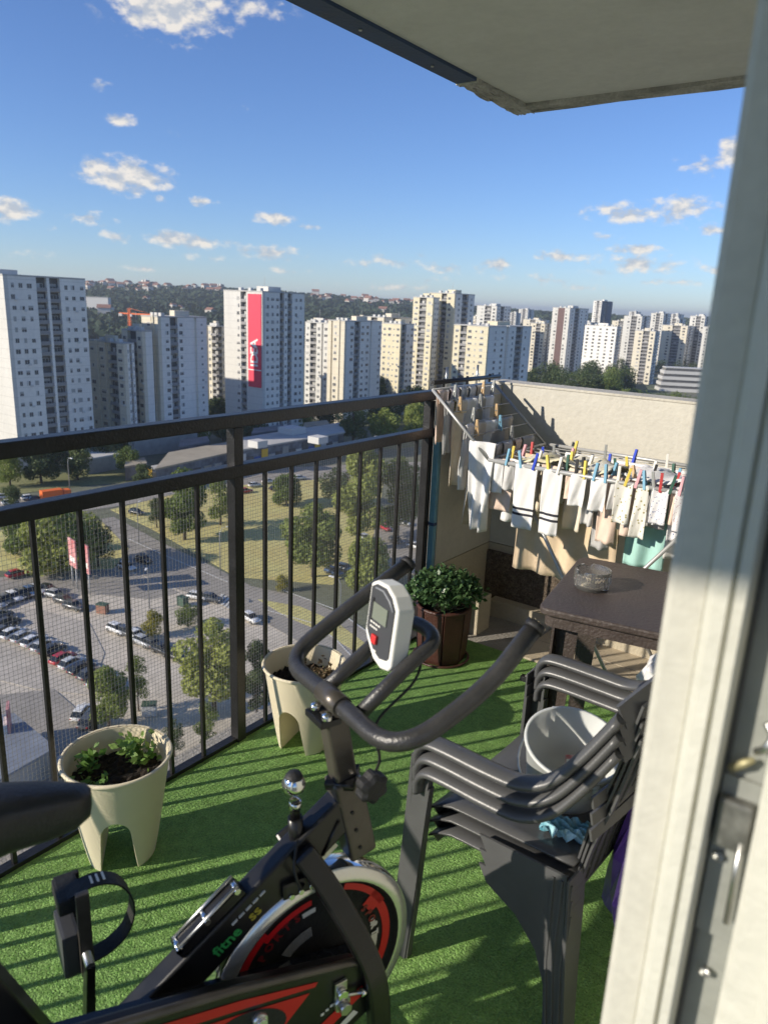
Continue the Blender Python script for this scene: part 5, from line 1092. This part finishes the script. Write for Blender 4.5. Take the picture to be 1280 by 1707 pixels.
# ------------------------------------------------------------------ low buildings between
def low(label, name, px, hgt, m, mroof, sign=None, z0=ZG):
    P = [gp(*p) for p in px]; c = sum(P, Vector())/len(P); e = empty(name, (c.x, c.y, ZG), 0, label, 'building')
    n = len(P); b = MB(); b.prism([(p.x-c.x, p.y-c.y) for p in P], -.5, hgt); b.build('wall', m, e)
    q = [((p.x-c.x)*1.03, (p.y-c.y)*1.03) for p in P]; r = MB().prism(q, hgt+.01, hgt+.5).build('roof', mroof, e)
    return e, P, c
m_shop = mat('shop_front', (.13,.14,.16), .5, var=.5, vscale=.35, fine=.3, fscale=.5); m_shop2 = mat('shop_wall', (.36,.34,.30), .8, var=.2, vscale=.3); m_rooflt = mat('light_roof', (.44,.43,.40), .85, var=.15, vscale=.15); m_roofbr = mat('brown_roof', (.33,.29,.22), .9, var=.15, vscale=.15); m_yel = mat('yellow_sign', (.75,.45,.04), .5); m_orange = mat('orange_paint', (.80,.16,.03), .45); m_bluep = mat('blue_sign', (.04,.09,.30), .5)
# shopping centre with coloured front
e, P, c = low('long flat roofed shopping centre with a busy glazed front', 'shopping_centre', [(398,792),(572,756),(564,738),(404,768)], 7.5, m_shop, m_rooflt)
d = (P[1]-P[0]); L_ = d.length; d.normalize(); nrm_ = Vector((d.y, -d.x, 0))
for i in range(16):
    p = P[0]+d*(L_*(i+.5)/16)+nrm_*.15-Vector((c.x, c.y, ZG)); mm_ = [m_fr, m_win, m_bluep, m_yel, m_blind, m_win, m_shop2, m_win][i % 8]
    MB().beam((p-d*L_*.027)+Vector((0, 0, 3.8+1.6*(i % 3 == 0))), (p+d*L_*.027)+Vector((0, 0, 3.8+1.6*(i % 3 == 0))), .2, 2.2+.8*(i % 2)).build('shop_panel', mm_, e)
for x_, y_, s_ in ((487,722,3.5),(430,745,2.2),(530,738,2.4)):
    q = onz(x_, y_, ZG+8); MB().box((q[0]-c.x-s_, q[1]-c.y-s_, 8.02), (q[0]-c.x+s_, q[1]-c.y+s_, 10.2)).build('roof_unit', m_fr, e)
e, P, c = low('brown flat roofed market hall behind the middle rail', 'market_hall', [(262,818),(388,786),(380,768),(284,788)], 6, m_shop, m_roofbr)
d = (P[1]-P[0]); L_ = d.length; d.normalize(); nrm_ = Vector((d.y, -d.x, 0))
for i in range(7):
    p = P[0]+d*(L_*(i+.5)/7)+nrm_*.15-Vector((c.x, c.y, ZG)); MB().beam((p-d*1.6)+Vector((0, 0, 2.4)), (p+d*1.6)+Vector((0, 0, 2.4)), .2, 3.0).build('shop_panel', [m_win, m_roofbr, m_shop2][i % 3], e)
e, P, c = low('small kiosk with a yellow sign at the market', 'kiosk', [(256,812),(284,806),(280,796),(254,801)], 4, m_shop2, m_rooflt)
MB().box((-2.2, -3.0, 2.2), (2.2, -2.6, 4.2)).build('sign_board', m_yel, e)
e, P, c = low('white roofed sheds by the dark lawn', 'shed', [(146,792),(200,782),(192,768),(150,774)], 4.5, m_shop2, m_fr)
e, P, c = low('grey hall roof below the first tower blocks', 'hall', [(225,762),(330,748),(318,735),(236,745)], 7, m_shop2, m_roof)
e, P, c = low('white roofed pavilion behind the hall', 'pavilion', [(240,756),(300,748),(296,739),(244,745)], 9, m_fr, m_fr)
e, P, c = low('low grey hall roof behind the parapet', 'hall', [(930,668),(1045,652),(1040,640),(950,650)], 8, m_shop2, m_rooflt)
for i, (q, hh_, mm_, lb) in enumerate([(((300,772),(350,762),(346,752),(302,760)), 5, m_roof, 'dark flat roofed store behind the market hall'), (((210,802),(246,796),(242,786),(212,790)), 4, m_roofbr, 'small brown roofed store left of the kiosk'), (((420,752),(470,744),(466,736),(424,742)), 6, m_roof, 'dark roofed annex behind the shopping centre'), (((505,740),(548,733),(544,726),(508,731)), 6, m_roofbr, 'brown roofed annex at the shopping centre end'), (((150,770),(178,766),(176,758),(152,761)), 4, m_rooflt, 'small pale roofed shed by the dark trees')]):
    low(lb, 'store', list(q), hh_, m_shop, mm_)
# white terraced office building, right
e = None
pc = gp(1140, 652); e = empty('terraced_building', (pc.x, pc.y, ZG), R(30), 'white terraced low building with strip windows among trees', 'building')
for k, (w_, dd, z) in enumerate(((40, 16, 0), (39, 15, 4.2), (38, 14, 8.4), (36, 13, 12.6))):
    MB().box((-w_/2, -dd/2, z), (w_/2, dd/2, z+2.3)).build('storey_band', m_fr, e); MB().box((-w_/2+1, -dd/2+1, z+2.3), (w_/2-1, dd/2-1, z+4.2)).build('strip_window', m_win, e)
MB().box((-17, -5.5, 16.8), (17, 5.5, 17.4)).build('roof', m_fr, e)
# orange tower crane
pc = dist(217, 540, 620); cr_ = empty('tower_crane', (pc[0], pc[1], ZG), R(20), 'orange tower crane working behind the slab block', 'crane')
cz = dist(222, 523, 620)[2]-ZG
for k, (a, c2) in enumerate((((-.8, -.8), 1), ((.8, -.8), 1), ((.8, .8), 1), ((-.8, .8), 1))): MB().beam((a[0], a[1], 0), (a[0], a[1], cz+4), .3, .3).build('mast_chord', m_orange, cr_)
b = MB()
for i in range(int(cz/2)): b.beam((-.8, -.8, i*2), (.8, -.8, i*2+2), .18, .18); b.beam((.8, -.8, i*2), (.8, .8, i*2+2), .18, .18)
tag(b.build('lattice', m_orange, cr_), kind='stuff')
MB().beam((-9, 0, cz), (26, 0, cz), .9, 1.0).build('jib', m_orange, cr_); MB().box((-9, -1, cz-2), (-6, 1, cz)).build('counterweight', m_conc2, cr_); MB().box((.9, -.8, cz-2.2), (2.4, .8, cz-.2)).build('cab', m_fr, cr_)
MB().tube([(0, 0, cz+4), (20, 0, cz+.5)], .1, 5).build('tie_rod', m_orange, cr_)

for i in range(15): stripe('bay_marking', [(14+i*11.2, 1050+i*6.6), (42+i*11.2, 1034+i*6.6)], .16, 10)
for i in range(9): stripe('bay_marking', [(186+i*14, 1046+i*6.2), (206+i*14, 1056+i*6.2)], .16, 10)
# ------------------------------------------------------------------ trees
leafmat('leaf_mid', (.13,.18,.042), (.24,.29,.072), .6, .4, .25); leafmat('leaf_light', (.20,.25,.055), (.35,.38,.10), .6, .4, .25); leafmat('leaf_dark', (.06,.09,.032), (.12,.155,.05), .6, .3, .25); leafmat('leaf_yellow', (.20,.19,.03), (.34,.30,.05), .6, .3, .3); leafmat('far_leaf', (.030,.052,.028), (.060,.085,.040), .8, .15, .03)
m_bark = mat('tree_bark', (.10,.075,.055), .9, var=.3, vscale=3)
TREE = {}
def tree_proto(kind, seed, n=1500, tall=1.0, leaf=.062):
    """unit tree: crown about 1 wide, base at 0, height about 'tall'"""
    key = (kind, seed, n, tall)
    if key in TREE: return TREE[key]
    rg = np.random.default_rng(seed); b = MB(); ch = tall*.92; c0 = tall*.53
    b.tube([(0, 0, -.02), (.01, 0, tall*.2), (.0, .01, tall*.5), (.0, 0, tall*.8)], [.035, .028, .020, .006], 7)
    cl = []
    for i in range(15):
        a = rg.uniform(0, 6.28); z = rg.uniform(-.8, .95); rr = math.sqrt(max(.05, 1-z*z))*rg.uniform(.45, .95); cl.append((rr*.38*math.cos(a), rr*.38*math.sin(a), c0+z*ch*.40, rg.uniform(.15, .24)))
        if i < 8: b.tube([(0, 0, tall*rg.uniform(.2, .45)), (cl[-1][0]*.5, cl[-1][1]*.5, (tall*.3+cl[-1][2])/2), cl[-1][:3]], [.014, .009, .004], 5)
    cl.append((0, 0, c0+ch*.42, .14)); cl.append((0, 0, c0, .24))
    tr = b.build('trunk', m_bark); tm = tr.data; bpy.data.objects.remove(tr)
    C = np.array(cl); k = rg.choice(len(C), n, p=C[:, 3]**2/np.sum(C[:, 3]**2)); d = rg.normal(0, 1, (n, 3)); d /= np.linalg.norm(d, axis=1)[:, None]; r = rg.uniform(.55, 1.08, n)**.7
    P = C[k, :3]+d*(C[k, 3]*r)[:, None]*np.array([1, 1, .9]); nn = d+rg.normal(0, .55, (n, 3)); nn /= np.linalg.norm(nn, axis=1)[:, None]
    t1 = np.cross(nn, rg.normal(0, 1, (n, 3))); t1 /= np.linalg.norm(t1, axis=1)[:, None]; t2 = np.cross(nn, t1); s = (leaf*rg.uniform(.5, 1.2, n))[:, None]
    V = np.stack([P-t1*s*.5, P+t2*s*.35, P+t1*s*.5, P-t2*s*.35], 1)
    o = quads_mesh('crown', V, MATS[kind]); cm = o.data; bpy.data.objects.remove(o); TREE[key] = (tm, cm); return TREE[key]
def tree(label, base, w_px, h_px, kind='leaf_mid', seed=0, name='tree', cat='tree', group=None, z=None, n=1500):
    p = gp(*base) if z is None else z; D = (Vector((p[0], p[1], p[2]))-Vector(CO)).dot(Vector(CF)); w = w_px*D/F_PX; h = h_px*D/F_PX*1.05
    tall = min(2.2, max(.75, round(h/w*4)/4)); tm, cm = tree_proto(kind, seed % 4, n, tall)
    e = empty(name, tuple(p), (seed*1.7) % 6.28, label, cat, group); e.scale = (w*random.uniform(.88, 1.14), w*random.uniform(.88, 1.14), h/tall)
    inst('trunk', tm, e); inst('crown', cm, e); return e
T = [
 ('broad light green tree beside the red billboards', (105,950), 150, 92, 'leaf_light', 1), ('round tree left of the broad one, half hidden', (45,925), 80, 60, 'leaf_mid', 2), ('dark tree at the right of the broad one', (165,945), 60, 80, 'leaf_dark', 3),
 ('leafy tree under the middle rail left of the post', (308,900), 92, 112, 'leaf_mid', 0), ('smaller tree just left of the rail post', (368,876), 60, 80, 'leaf_mid', 1), ('dark tree behind the leafy tree', (262,880), 36, 50, 'leaf_dark', 2),
 ('big tree standing alone on the dry lawn', (522,962), 108, 122, 'leaf_mid', 3), ('tall tree cluster at the right of the lawn', (598,910), 110, 165, 'leaf_light', 0), ('tree right of the tall cluster by the cars', (662,895), 92, 130, 'leaf_mid', 1), ('dark tree behind the lawn cars', (560,842), 60, 60, 'leaf_dark', 3), ('tree at the far edge of the dry lawn', (478,842), 66, 46, 'leaf_mid', 2),
 ('bushy tree beyond the lawn at the right', (612,985), 100, 82, 'leaf_light', 2), ('yellow green bush below the big lawn tree', (470,985), 30, 26, 'leaf_yellow', 1),
 ('large light green tree by the rail post', (358,1190), 118, 165, 'leaf_light', 3), ('dark tree just right of the rail post', (428,1200), 66, 140, 'leaf_dark', 0), ('round tree in the car park, right of the pair', (183,1215), 72, 110, 'leaf_mid', 1), ('slim tree in the car park behind the round one', (232,1186), 50, 100, 'leaf_mid', 2), ('small tree under the large light green one', (345,1250), 54, 84, 'leaf_mid', 0), ('low dark tree beside the small one', (292,1262), 40, 70, 'leaf_dark', 3),
 ('yellow flowering bush at the car park', (255,1062), 44, 42, 'leaf_yellow', 0), ('round green bush near the parked white car', (314,1045), 44, 38, 'leaf_mid', 3), ('bush at the foot of the building near the planter', (120,1300), 44, 40, 'leaf_mid', 2), ('bush beside the round lawn', (400,1248), 50, 46, 'leaf_mid', 2), ('bush low at the railing foot', (425,1300), 60, 40, 'leaf_yellow', 3),
 ('light green tree at the far left behind the rail', (18,812), 54, 62, 'leaf_light', 1), ('dark tree over the shaded lawn', (70,806), 70, 60, 'leaf_dark', 2), ('dark tree by the white sheds', (130,800), 60, 56, 'leaf_dark', 0), ('dark tree at the left tower foot', (180,776), 60, 44, 'leaf_dark', 3),
 ('dark tree below the banner tower', (405,710), 66, 52, 'leaf_dark', 0), ('dark tree left of the banner tower foot', (362,708), 50, 40, 'leaf_dark', 2), ('dark tree behind the shopping centre', (455,712), 60, 40, 'leaf_dark', 1), ('dark tree at the end of the shopping centre', (588,745), 56, 72, 'leaf_dark', 3), ('dark round tree before the centre block', (618,690), 62, 62, 'leaf_dark', 2), ('dark tree in front of the pale yellow block', (665,690), 60, 46, 'leaf_dark', 0),
 ('bright green tree by the railing corner', (640,742), 56, 58, 'leaf_light', 3), ('bright green tree touching the railing corner', (690,738), 60, 62, 'leaf_light', 2), ('dark tree behind the bright green ones', (715,712), 60, 50, 'leaf_dark', 1)]
for i, (lb, bs, w, h, k, sd_) in enumerate(T): tree(lb, bs, w, h, k, sd_, cat='bush' if 'bush' in lb else 'tree', name='bush' if 'bush' in lb else 'tree', n=7000 if w > 60 else 3500)
for i, (x, y, w, h, q) in enumerate([(8,790,50,46,'at the frame edge'),(40,782,56,50,'second from the frame edge'),(95,778,60,50,'behind the shaded lawn'),(215,790,50,44,'between the sheds and the market'),(240,812,40,36,'in front of the market'),(205,760,44,34,'at the foot of the low cream block'),(330,742,50,34,'before the slab block'),(372,735,50,40,'left of the rail post, far'),(420,735,54,36,'behind the market hall'),(500,722,50,34,'behind the shopping centre roof'),(540,715,50,38,'right of the roof units'),(640,712,60,44,'beyond the shopping centre end'),(700,690,56,40,'near the railing corner, far'),(20,842,40,30,'on the boulevard edge')]):
    tree('dark green tree %s, below the towers' % q, (x, y), w, h, 'leaf_dark' if i % 3 else 'leaf_mid', i, cat='tree', n=3500)
rg = random.Random(3); WL = [('dark', 'leaf_dark'), ('mid green', 'leaf_mid')]
pos = [(870+rg.uniform(0, 170), rg.uniform(640, 668)) for i in range(34)]+[(1040+rg.uniform(0, 200), rg.uniform(648, 700)) for i in range(38)]
pos.sort(key=lambda q: q[1])
for i, (x, y) in enumerate(pos):
    k = 'leaf_dark' if (x < 1000 or rg.random() < .3) else 'leaf_mid'
    if 1075 < x < 1205 and 636 < y < 682: continue
    sz = rg.uniform(26, 42)
    zone = 'behind the parapet below the far towers' if x < 1040 else 'round the terraced building by the door frame'
    tree('%s tree of the wood %s' % ('dark' if k == 'leaf_dark' else 'mid green', zone), (x, y), sz*1.2, sz*(1.0 if not 1085 < x < 1200 else .75), k, i, 'wood_tree', 'tree', 'trees of the park wood', n=1600)
for i in range(26):   # line of trees at the feet of the far blocks
    x = 880+i*13+rg.uniform(-4, 4); tree('far dark tree in the row at the feet of the right hand towers', (x, 612+(x-880)*.03+rg.uniform(-3, 8)), 24, 22, 'leaf_dark', i, 'row_tree', 'tree', 'row of far trees below the towers', n=900)
# wooded ridge: nobody could count it
n = 90000; ang = RNG.uniform(R(20), R(78), n); rr = RNG.uniform(880, 3300, n); X = -np.sin(ang)*rr; Y = np.cos(ang)*rr
Z = np.array([hill_z(x, y) for x, y in zip(X, Y)]); keep = RNG.random(n) < np.where(rr < 2000, 1.0, .55); X, Y, Z, rr = X[keep], Y[keep], Z[keep], rr[keep]; n = len(X)
P = np.stack([X, Y, Z+RNG.uniform(1, 13, n)], 1); d = RNG.normal(0, 1, (n, 3)); d[:, 2] = np.abs(d[:, 2])+.4; d /= np.linalg.norm(d, axis=1)[:, None]; t1 = np.cross(d, RNG.normal(0, 1, (n, 3))); t1 /= np.linalg.norm(t1, axis=1)[:, None]; t2 = np.cross(d, t1); s = RNG.uniform(3, 7, n)[:, None]
o = quads_mesh('hillside_forest', np.stack([P-t1*s, P+t2*s*.8, P+t1*s, P-t2*s*.8], 1), MATS['far_leaf']); tag(o, 'dark green wooded ridge behind the tower blocks', 'forest', kind='stuff')
n = 30000; ang = RNG.uniform(R(-6), R(34), n); rr = RNG.uniform(1000, 4200, n); X = -np.sin(ang)*rr; Y = np.cos(ang)*rr; Z = np.array([hill_z(x, y) for x, y in zip(X, Y)])
P = np.stack([X, Y, Z+RNG.uniform(0, 10, n)], 1); d = RNG.normal(0, 1, (n, 3)); d[:, 2] = np.abs(d[:, 2])+.4; d /= np.linalg.norm(d, axis=1)[:, None]; t1 = np.cross(d, RNG.normal(0, 1, (n, 3))); t1 /= np.linalg.norm(t1, axis=1)[:, None]; t2 = np.cross(d, t1); s = RNG.uniform(3, 7, n)[:, None]
o = quads_mesh('distant_forest', np.stack([P-t1*s, P+t2*s*.8, P+t1*s, P-t2*s*.8], 1), MATS['far_leaf']); tag(o, 'far belt of trees along the skyline at the right', 'forest', kind='stuff')
# hillside houses
m_hw = mat('house_render', (.60,.56,.50), .85, var=.2, vscale=.05); m_tile_r = mat('clay_roof_tiles', (.30,.15,.10), .85, var=.2, vscale=.1)
hp = empty('hillside_house', (0, 0, 0), 0); MB().box((-6, -5, -4), (6, 5, 7)).build('wall', m_hw, hp); MB().add([(-6.6, -5.6, 7.01), (6.6, -5.6, 7.01), (6.6, 5.6, 7.01), (-6.6, 5.6, 7.01), (-6.6, 0, 10.5), (6.6, 0, 10.5)], [(0,1,5,4),(2,3,4,5),(0,4,3),(1,2,5),(0,3,2,1)]).build('roof', m_tile_r, hp)
hs_ = []
for i in range(90):
    x = rg.choice([rg.uniform(146, 235), rg.uniform(235, 372), rg.uniform(510, 690)]); a = ray(x, 500); D = rg.uniform(1900, 2500) if rg.random() < .85 else rg.uniform(1200, 1700); k = D/math.hypot(a[0], a[1]); hs_.append((x, a[0]*k, a[1]*k))
for i, (x, X_, Y_) in enumerate(hs_):
    h = hp if i == 0 else copy_tree(hp); h.location = (X_, Y_, hill_z(X_, Y_)+rg.uniform(2, 9)); h.rotation_euler = (0, 0, rg.uniform(0, 3)); k = rg.uniform(.8, 1.7); h.scale = (k, k, k)
    tag(h, 'small house with clay roof on the wooded ridge ' + ('right of the left tower' if x < 235 else 'left of the banner tower' if x < 372 else 'right of the banner tower'), 'house', 'houses on the wooded ridge')
for x, y, w in ((165,500,34),(182,517,14),(470,508,10)):
    a = ray(x, y); D = 1350; k = D/math.hypot(a[0], a[1]); X_, Y_ = a[0]*k, a[1]*k; e = empty('villa', (X_, Y_, hill_z(X_, Y_)), R(30), 'white building set in the woods of the ridge ' + ('uppermost, long' if w > 30 else 'small, below the long one' if w > 12 else 'right of the banner tower'), 'building')
    W_ = w*D/F_PX; zt = CO[2]+a[2]*k-hill_z(X_, Y_); MB().box((-W_/2, -5, -3), (W_/2, 5, max(8, zt+4))).build('wall', m_fr, e); MB().box((-W_/2-.5, -5.5, max(8, zt+4)+.02), (W_/2+.5, 5.5, max(8, zt+4)+.8)).build('roof', m_rooflt, e)
# ------------------------------------------------------------------ cars
CARC = {'white': (.70,.70,.68), 'silver': (.42,.43,.43), 'dark grey': (.07,.075,.08), 'black': (.015,.016,.018), 'red': (.42,.02,.03), 'blue': (.04,.09,.20), 'pale grey': (.52,.53,.52)}
m_cg = mat('car_glass', (.02,.025,.03), .08, var=.1); m_ty = mat('tyre', (.015,.015,.015), .8); m_hl = mat('car_lamp', (.75,.75,.72), .2); m_tl = mat('car_tail_lamp', (.35,.02,.02), .3)
CARP = {}
def car_proto(col):
    if col in CARP: return CARP[col]
    e = empty('parked_car', (0, 0, 0)); mb_ = mat('car_paint_'+col.replace(' ', '_'), CARC[col], .28, coat=.6, var=.04)
    sec = [(-2.1, .70, .45, .70), (-1.95, .80, .35, .88), (-1.0, .86, .30, .95), (.6, .86, .30, .92), (1.75, .82, .32, .78), (2.12, .66, .42, .62)]
    b = MB(); vs = []
    for x, w, z0, z1 in sec: vs += [(x, -w, z0), (x, w, z0), (x, w*1.0, (z0+z1)*.6), (x, w*.88, z1), (x, -w*.88, z1), (x, -w, (z0+z1)*.6)]
    fs = [tuple(range(6))[::-1], tuple(30+j for j in range(6))]
    for i in range(5):
        for j in range(6): fs.append((i*6+j, i*6+(j+1) % 6, (i+1)*6+(j+1) % 6, (i+1)*6+j))
    b.add(vs, fs, 0, True); b.build('body', mb_, e)
    g = MB().add([(-1.95, -.72, .88), (-1.95, .72, .88), (1.05, .74, .90), (1.05, -.74, .90), (-1.35, -.58, 1.42), (-1.35, .58, 1.42), (.25, .60, 1.45), (.25, -.60, 1.45)], [(0,1,5,4),(1,2,6,5),(2,3,7,6),(3,0,4,7),(4,5,6,7)]).build('window_glass', m_cg, e)
    MB().add([(-1.42, -.59, 1.425), (-1.42, .59, 1.425), (.30, .61, 1.455), (.30, -.61, 1.455), (-1.3, -.5, 1.50), (-1.3, .5, 1.50), (.1, .5, 1.52), (.1, -.5, 1.52)], [(0,1,5,4),(1,2,6,5),(2,3,7,6),(3,0,4,7),(4,5,6,7)]).build('roof_panel', mb_, e)
    for x in (-1.3, 1.3):
        for y in (-.78, .78): w = MB().tube([(x, y-.1, .31), (x, y+.1, .31)], .31, 14).build('wheel', m_ty, e); MB().tube([(x, y-.105, .31), (x, y+.105, .31)], .18, 10).build('rim', m_steel, w)
    for y in (-.6, .6): MB().box((2.0, y-.15, .56), (2.11, y+.15, .68)).build('headlight', m_hl, e); MB().box((-2.12, y-.12, .62), (-2.03, y+.12, .76)).build('tail_lamp', m_tl, e)
    CARP[col] = [e, False]; return CARP[col]
def car(col, px, heading, where, lvl=.16, group='cars parked below'):
    pr_ = car_proto(col); c = pr_[0] if not pr_[1] else copy_tree(pr_[0]); pr_[1] = True
    p = gp(*px); c.location = (p.x, p.y, ZG+lvl); c.rotation_euler = (0, 0, R(heading)); tag(c, '%s car %s' % (col, where), 'car', group)
def img_heading(px, dx, dy): a, c = gp(*px), gp(px[0]+dx, px[1]+dy); return math.degrees(math.atan2(c.y-a.y, c.x-a.x))
ROW = [('left_lot', [(22,1062,'white'),(40,1068,'silver'),(57,1075,'white'),(74,1083,'silver'),(90,1090,'black'),(106,1104,'red'),(121,1112,'pale grey'),(137,1121,'black'),(153,1130,'dark grey')], (28,-14), 'in the long slanting row of the car park'),
       ('upper', [(82,988,'black'),(94,997,'silver'),(108,1006,'dark grey'),(124,1016,'dark grey')], (26,6), 'in the short row by the red billboards'),
       ('far', [(-4,1012,'silver'),(10,1006,'dark grey'),(24,1001,'white'),(38,996,'black'),(52,992,'blue'),(66,988,'silver')], (24,10), 'in the upper left row of the car park'),
       ('low', [(168,1142,'silver'),(184,1150,'dark grey'),(-6,1052,'white'),(8,1058,'dark grey')], (28,-14), 'at an end of the long slanting row'),
       ('dark', [(2,1032,'dark grey'),(14,1044,'black'),(-8,1050,'dark grey')], (28,-10), 'in shade at the left edge of the car park'),
       ('mid', [(196,1055,'white'),(212,1060,'dark grey'),(228,1066,'white'),(240,1076,'silver'),(256,1082,'dark grey'),(272,1090,'black'),(290,1098,'black')], (24,10), 'in the row by the yellow bush')]
for nm, L_, dd, wh_ in ROW:
    for i, (x, y, c) in enumerate(L_): car(c, (x, y), img_heading((x, y), *dd), wh_ + (', left end' if i < len(L_)/3 else ', middle' if i < 2*len(L_)/3 else ', right end'))
for c, px, dd, wh_ in [('red', (30,962), (24,-6), 'alone left of the billboards'), ('white', (212,950), (24,8), 'driving on the shaded street'), ('black', (240,938), (24,8), 'ahead of the white one on the street'), ('white', (330,1000), (26,4), 'leaving the car park onto the street'), ('dark grey', (352,1003), (24,4), 'behind the white one leaving the car park'),
   ('white', (418,1036), (22,12), 'on the road right of the rail post'), ('blue', (556,958), (24,8), 'under the big lawn tree'), ('silver', (574,952), (24,6), 'beside the blue one under the lawn tree'), ('red', (642,884), (18,10), 'in the right car park'), ('white', (672,876), (22,4), 'in the right car park beside the red one'), ('dark grey', (660,905), (22,8), 'in the right car park, nearest'), ('white', (692,915), (22,6), 'in the right car park by the post'), ('silver', (610,902), (20,8), 'at the edge of the right car park'),
   ('white', (138,1195), (18,-22), 'by the shaded yard near the planter'), ('dark grey', (150,1208), (18,-22), 'behind the white one at the shaded yard'), ('red', (410,822), (22,-3), 'across the dry lawn'), ('white', (425,812), (22,-3), 'across the dry lawn behind the red one'), ('white', (448,806), (22,-3), 'far across the lawn, second white'), ('black', (460,818), (22,-3), 'far across the lawn by the trees'), ('white', (500,800), (22,-3), 'far across the lawn, right of the black one'),
   ('white', (10,832), (24,-3), 'on the boulevard at the left edge'), ('white', (18,842), (24,-3), 'on the boulevard nearest the left edge'), ('dark grey', (62,836), (24,-3), 'on the boulevard before the orange truck'), ('white', (50,834), (24,-3), 'on the boulevard beside the dark grey one'), ('black', (228,858), (22,4), 'waiting at the corner of the lawn')]:
    car(c, px, img_heading(px, *dd), wh_, group='cars on the streets')
for k in list(CARP):
    if not CARP[k][1]:
        for ch in list(CARP[k][0].children): bpy.data.objects.remove(ch)
        bpy.data.objects.remove(CARP[k][0])
# orange truck on the boulevard
px = (94, 836); p = gp(*px); tk = empty('orange_truck', (p.x, p.y, ZG+.12), R(img_heading(px, 30, -4)), 'orange truck on the boulevard', 'truck')
MB().bev((-3.6, -1.2, .9), (1.6, 1.2, 3.2), .08).build('load_box', m_orange, tk); MB().bev((1.75, -1.15, .7), (3.7, 1.15, 2.9), .25).build('cab', m_orange, tk); MB().box((3.0, -1.0, 1.8), (3.72, 1.0, 2.6)).build('windscreen', m_cg, tk)
for x in (-2.4, 2.6):
    for y in (-1.05, 1.05): MB().tube([(x, y-.14, .48), (x, y+.14, .48)], .48, 14).build('wheel', m_ty, tk)
# red billboards
m_bill = mat('billboard_red', (.55,.10,.11), .6, var=.25, vscale=.8, col2=(.70,.42,.40))
for i, (x, y, lb) in enumerate([(126,980,'left red billboard on posts before the broad tree'), (147,990,'right red billboard on posts before the broad tree')]):
    p = gp(x, y); e = empty('billboard', (p.x, p.y, ZG), R(-10), lb, 'billboard', 'red billboards by the car park'); MB().box((-1.6, -.12, 4.2), (1.6, .12, 9.6)).build('panel', m_bill, e); MB().box((-1.1, -.14, 5.2), (1.1, -.121, 6.2)).build('print_band', m_banw, e)
    for q in (-1.0, 1.0): MB().tube([(q, 0, 0), (q, 0, 4.2)], .12, 8).build('post', m_conc2, e)
# street lamps
m_lampm = mat('lamp_post_grey', (.35,.36,.36), .5, metal=.4)
for i, (x, y, h, lb) in enumerate([(118,830,11,'street lamp on the boulevard behind the rail'), (368,960,10,'street lamp at the corner of the dry lawn'), (232,905,9,'street lamp on the left street bend'), (566,1048,9,'street lamp on the verge right of the post'), (632,775,10,'white street lamp by the bright green trees'), (250,1015,8,'street lamp beside the car park bush')]):
    p = gp(x, y); e = empty('street_lamp', (p.x, p.y, ZG), i*1.1, lb, 'street lamp', 'street lamps'); MB().tube([(0, 0, 0), (0, 0, h*.9), (.5, 0, h), (1.6, 0, h+.1)], [.11, .08, .06, .05], 8).build('pole', m_lampm, e); MB().bev((1.3, -.18, h+.02), (2.3, .18, h+.2), .04).build('lamp_head', m_hl, e)
# corner roof and kiosk in the shaded yard below
m_sheetmetal = mat('blue_grey_sheet_roof', (.20,.22,.25), .6, var=.15, vscale=.4)
P = [gp(*q) for q in ((-30,1240),(28,1232),(95,1290),(5,1345),(-40,1350))]; c = sum(P, Vector())/5; e = empty('annex_roof', (c.x, c.y, ZG), 0, 'blue grey metal roof of the low annex at the foot of the house', 'building')
MB().prism([(p.x-c.x, p.y-c.y) for p in P], 0, 3.2).build('wall', m_shop2, e); MB().prism([((p.x-c.x)*1.03, (p.y-c.y)*1.03) for p in P], 3.21, 3.5).build('roof', m_sheetmetal, e)
p = gp(22, 1258); e = empty('kiosk_sign', (p.x, p.y, ZG), R(-30), 'red and white shop sign with crates at the annex corner', 'sign')
MB().box((-1.1, -.15, 3.5), (1.1, .15, 6.6)).build('panel', m_bill, e); MB().box((-.9, -.6, 3.5), (1.2, -.2, 4.7)).build('crate', m_fr, e); MB().tube([(-.9, 0, 0), (-.9, 0, 3.5)], .1, 8).build('post', m_lampm, e)
px = (112, 1232); p = gp(*px)
# low boxes along the street: bins
m_bin = mat('bin_green', (.05,.09,.06), .6)
for i, (x, y, lb) in enumerate([(305,1010,'dark bin beside the car leaving the car park'), (172,1022,'brown bin on the paving by the side street'), (250,1192,'white bollard box near the round tree')]):
    p = gp(x, y); e = empty('street_bin', (p.x, p.y, ZG+.1), .4*i, lb, 'bin'); MB().bev((-.9, -.6, 0), (.9, .6, 1.5), .06).build('bin_body', [m_bin, m_tile_r, m_fr][i], e); MB().bev((-.95, -.65, 1.5), (.95, .65, 1.7), .05).build('lid', m_bin, e)
# ------------------------------------------------------------------ summer haze
hz = MB().box((-14500, -14500, -55.5), (14500, 14500, 62)).build('haze', mat('haze_air', (.5,.5,.5))); tag(hz, 'thin summer haze over the city', 'haze', kind='stuff')
hm = bpy.data.materials.new('haze_volume'); hm.use_nodes = True; N = hm.node_tree.nodes; L = hm.node_tree.links; N.clear()
ho = N.new('ShaderNodeOutputMaterial'); pv = N.new('ShaderNodeVolumePrincipled'); pv.inputs['Color'].default_value = (.80, .86, .93, 1); pv.inputs['Density'].default_value = .00014; pv.inputs['Anisotropy'].default_value = .2
L.new(pv.outputs[0], ho.inputs['Volume']); hz.data.materials.clear(); hz.data.materials.append(hm)
